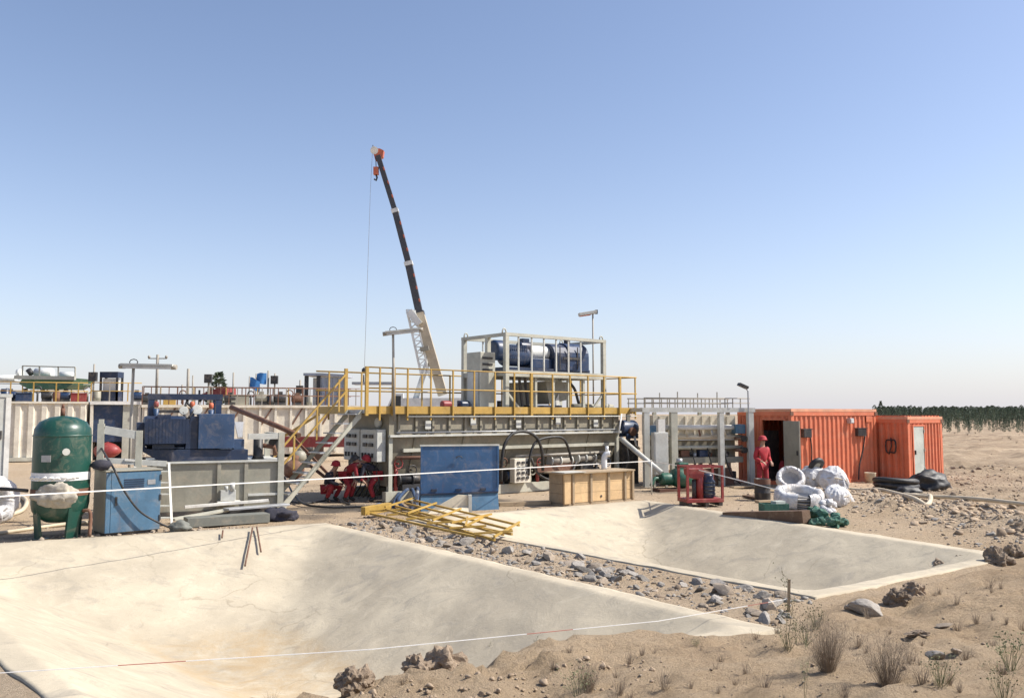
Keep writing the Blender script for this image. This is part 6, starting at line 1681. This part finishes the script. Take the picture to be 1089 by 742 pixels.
scatter('spoil_gravel',15,3200,reg_spoil,.02,.13,'stone_tan'); scatter('spoil_stones',16,420,reg_spoil,.04,.18,'stone_grey',2); scatter('spoil_clods',17,900,reg_spoil,.05,.26,'clod_soil',2)
scatter('rim_rubble',8,260,reg_rimleft,.04,.16,'stone_tan')
def reg_crest(rs,n):
    t=rs.rand(n,1); p=np.array([-3.2,5.9])*(1-t)+np.array([1.0,8.3])*t+rs.randn(n,2)*[.25,.28]+np.array([.15,-.25]); m_=inside_any(p); return p[m_]
scatter('crest_clods',9,420,reg_crest,.02,.09,'clod_soil',2); scatter('strip_clods',10,90,reg_strip,.06,.2,'clod_dark',2); scatter('field_clods',11,1300,reg_right,.05,.3,'clod_soil',2)

# ------------------------------------------------------------------ dry bushes and weeds
def bush_mesh(name, seed, n, h, spread, w, mat_, leaf=0, up=.6, twigs=2):
    rn=random.Random(seed); m=MB()
    for i in range(n):
        a=rn.uniform(0,6.28); r0=spread*.25*rn.random(); lean=spread*rn.random()**.7
        p0=Vector((math.cos(a)*r0,math.sin(a)*r0,-.02)); hh=h*rn.uniform(.3,1.0)
        p2=Vector((math.cos(a)*lean,math.sin(a)*lean,hh)); p1=p0.lerp(p2,.5)+Vector((rn.uniform(-.1,.1)*h,rn.uniform(-.1,.1)*h,h*.07))
        side=Vector((-math.sin(a+rn.uniform(-1,1)),math.cos(a),0))*w
        m._add([p0-side,p0+side,p1+side*.7,p1-side*.7,p2],[(0,1,2,3),(3,2,4)])
        for k in range(twigs):
            s=rn.uniform(.45,.95); b=p1.lerp(p2,s) if s>.5 else p0.lerp(p1,s*2); c=b+Vector((rn.uniform(-1,1),rn.uniform(-1,1),rn.uniform(.2,1))).normalized()*h*rn.uniform(.08,.2)
            sd_=Vector((rn.uniform(-1,1),rn.uniform(-1,1),0))*w*.8
            m._add([b-sd_,b+sd_,c],[(0,1,2)])
            for q in range(leaf):
                l=b.lerp(c,rn.random()); d=Vector((rn.uniform(-1,1),rn.uniform(-1,1),rn.uniform(-.3,1))).normalized()*rn.uniform(.012,.028)
                e=d.cross(Vector((rn.random(),rn.random(),rn.random()))).normalized()*.007
                m._add([l,l+d*.5+e,l+d,l+d*.5-e],[(0,1,2,3)])
    return m.mesh(name,[mat_])
BM=[bush_mesh('dry_bush',1,460,.40,.22,.0011,'dry_stem',0,twigs=6),bush_mesh('dry_bush',2,330,.36,.23,.0011,'dry_stem',0,twigs=6),
    bush_mesh('weed',3,38,.30,.20,.002,'weed_green',1,twigs=3),bush_mesh('tall_weed',4,6,.95,.10,.003,'weed_green',1,twigs=12),bush_mesh('dry_tuft',5,55,.16,.12,.0018,'dry_stem',0,twigs=1)]
def plant(name,k,px,py,s,l,cat='bush',rz=0,g=None):
    p=bank_pt(px,py); o=put(name,BM[k],None,(p.x,p.y,H(p.x,p.y)),(0,0,rz),(s,s,s)); return tag(o,l,cat,g)
plant('dry_bush',0,880,714,1.02,'thick dry brown bush in the right foreground with a dark shadow on its left')
plant('dry_bush',1,944,730,1.1,'thinner dry bush low on the bank right of the thick dry one','bush',1)
plant('weed',2,1000,728,.8,'low green weed right of the two dry bushes','weed',2)
plant('weed',2,1075,712,1.1,'sparse pale weed near the right edge of the picture','weed',3)
plant('weed',2,1068,745,.8,'green weed at the very bottom right corner','weed',1)
plant('tall_weed',3,836,690,.85,'tall green weed stems with seed heads in front of the second pit corner','weed',.5)
plant('tall_weed',3,848,688,.62,'shorter green weed stems just right of the tall ones','weed',2.2)
plant('weed',2,838,690,.8,'bushy green base of weeds below the tall stems','weed',1.5)
plant('weed',2,857,684,.9,'green weed patch left of the thick dry bush','weed',2.5)
plant('weed',2,868,668,.9,'greyish weed behind the thick dry bush','weed',0)
plant('tall_weed',3,572,722,.62,'single upright stem on the bank below the middle of the big pit','weed',3.3)
plant('tall_weed',3,521,712,.42,'small thin stem right of the big clods','weed',4)
plant('weed',2,565,742,.8,'green weed tuft at the bottom edge below the upright stem','weed',4)
plant('weed',2,615,742,.9,'pale weed tuft at the bottom edge right of the upright stem','weed',5)
plant('dry_bush',1,625,735,.75,'sparse dry twigs on the bank right of the upright stem','bush',5)
plant('weed',2,740,688,.35,'tiny green weed at the edge of the big pit','weed',5)
plant('tall_weed',3,856,742,.5,'dry stalk at the bottom edge below the thick dry bush','weed',5)
rnd=random.Random(9)
def tufts(name, n, seed, region, s0, s1, src):
    rs=np.random.RandomState(seed); pts=region(rs,n); z=height(pts[:,0],pts[:,1]); me0=BM[src]
    nv=len(me0.vertices); base=np.zeros(nv*3); me0.vertices.foreach_get('co',base); base=base.reshape(-1,3)
    polys=[tuple(p.vertices) for p in me0.polygons]; V=[]; Fs=[]
    for i,(x,y) in enumerate(pts):
        s=rs.uniform(s0,s1); a=rs.rand()*6.28; c_,s_=math.cos(a),math.sin(a)
        V.append(np.stack([(base[:,0]*c_-base[:,1]*s_)*s+x,(base[:,0]*s_+base[:,1]*c_)*s+y,base[:,2]*s+z[i]],1))
        Fs+=[tuple(q+i*nv for q in p) for p in polys]
    me=bpy.data.meshes.new(name); me.from_pydata(np.vstack(V).tolist(),[],Fs); me.materials.append(me0.materials[0])
    o=bpy.data.objects.new(name,me); COL.objects.link(o); tag(o,kind='stuff')
tufts('dry_grass',330,3,reg_bank,.35,1.0,4)
def reg_field(rs,n): return np.stack([rs.uniform(20,75,n),rs.uniform(36,150,n)],1)
tufts('field_scrub',150,4,reg_field,.9,2.2,4)

# ------------------------------------------------------------------ trees on the horizon
def tree_mesh(name, seed, h, w, n, pine=True):
    rn=random.Random(seed); m=MB(); m.mi=1
    m.tube([(0,0,-.05),(.02,0,h*.5),(0,0,h*.92)],[.06*h/4,.045*h/4,.012],6)
    for k in range(10):
        z=h*(.18+.07*k); a=rn.uniform(0,6.28); r_=w*.7*(1-z/h); m.tube([(0,0,z),(math.cos(a)*r_,math.sin(a)*r_,z+.18)],[.018,.006],4,False)
    m.mi=0
    for i in range(n):
        z=h*(.10+.90*rn.random()**.9); t_=z/h
        rad=w*(1-t_)**.55*(.72+.28*abs(math.sin(t_*9+seed)))*(.75 if t_<.2 else 1)+.03
        a=rn.uniform(0,6.28); q=rad*rn.random()**.45
        c=Vector((math.cos(a)*q,math.sin(a)*q,z)); s=.17*h/4*rn.uniform(.7,1.5)
        d=Vector((math.cos(a)*.8,math.sin(a)*.8,rn.uniform(-.3,.9))).normalized()*s
        e=Vector((rn.uniform(-1,1),rn.uniform(-1,1),rn.uniform(-1,1))).cross(d).normalized()*s*.45
        m._add([c-d*.5,c+e,c+d*.8,c-e],[(0,1,2,3)])
    me=m.mesh(name,['leaf_dark','bark']); return me
TM=[tree_mesh('tree',k,4.0,.85,420) for k in range(4)]
rnd=random.Random(21)
rows=[(114,24,.44),(135,30,.50),(162,34,.60),(195,38,.74),(255,52,1.05),(305,56,1.2),(360,58,1.32)]
crn=[]
cnt=0
for ri,(Y,n,s) in enumerate(rows):
    for i in range(n):
        px=932+(1125-932)*(i+rnd.uniform(-.35,.35)+.5)/n
        if ri<4 and rnd.random()<.25: continue
        yy=Y+rnd.uniform(-5,5); x=P(px,440,yy).x; sc=s*(rnd.uniform(.7,1.15) if ri<4 else rnd.uniform(.86,1.08))
        o=put('tree',TM[rnd.randrange(4)],None,(x,yy,H(x,yy)-.05),(0,0,rnd.uniform(0,6.28)),(sc*rnd.uniform(.8,1.15),sc*rnd.uniform(.8,1.15),sc))
        near=ri<4
        tag(o,(['small dark conifer standing in the very front row of the plantation','dark conifer in the second row of the plantation, sparsely planted','dark conifer in the third row of the plantation','dark conifer in the fourth row, just before the dense trees'][ri] if near else ['dark conifer in the front of the dense plantation rows','dark conifer in the middle of the dense plantation rows','dark conifer at the far back of the dense plantation rows'][ri-4]),'tree','trees in the front rows of the plantation' if near else 'trees in the far rows of the plantation'); cnt+=1
px=937; o=put('tree',TM[1],None,(P(px,440,150).x,150,0),(0,0,1),(1.0,1.0,1.18)); tag(o,'taller thin tree rising just behind the gap between the two orange cabins','tree')
o=put('tree',TM[2],None,(P(232,440,85).x,85,0),(0,0,1),(2.4,2.4,1.65)); tag(o,'round dark tree behind the red roof on the left','tree')
# far belt behind the rows: one continuous mass of treetops
rs=np.random.RandomState(4); V=[]; Fs=[]; k=0
me0=TM[0]; base=np.zeros(len(me0.vertices)*3); me0.vertices.foreach_get('co',base); base=base.reshape(-1,3); polys=[tuple(p.vertices) for p in me0.polygons][-420::2]
for i in range(330):
    Y=rs.uniform(420,600); px=930+(1165-930)*rs.rand(); x=P(px,440,Y).x; s=rs.uniform(1.45,1.75)
    V.append(base*np.array([s*1.8,s*1.8,s])+np.array([x,Y,-.1])); Fs+=[tuple(q+i*len(base) for q in p) for p in polys]
me=bpy.data.meshes.new('far_wood'); me.from_pydata(np.vstack(V).tolist(),[],Fs); me.materials.append(MATS['leaf_dark'])
o=bpy.data.objects.new('far_wood',me); COL.objects.link(o); tag(o,kind='stuff')
for px,py,l in ((985,477,'pale concrete block lying in the field right of the orange cabins'),(978,474,'smaller pale block left of the other one in the field')):
    p=G(px,py); m=MB(); m.cbox((0,0,.2),(.9,.5,.45),.4); o=m.build('concrete_block','white_paint',bevel=.04); o.location=(p.x,p.y,H(p.x,p.y)-.02); tag(o,l,'block')
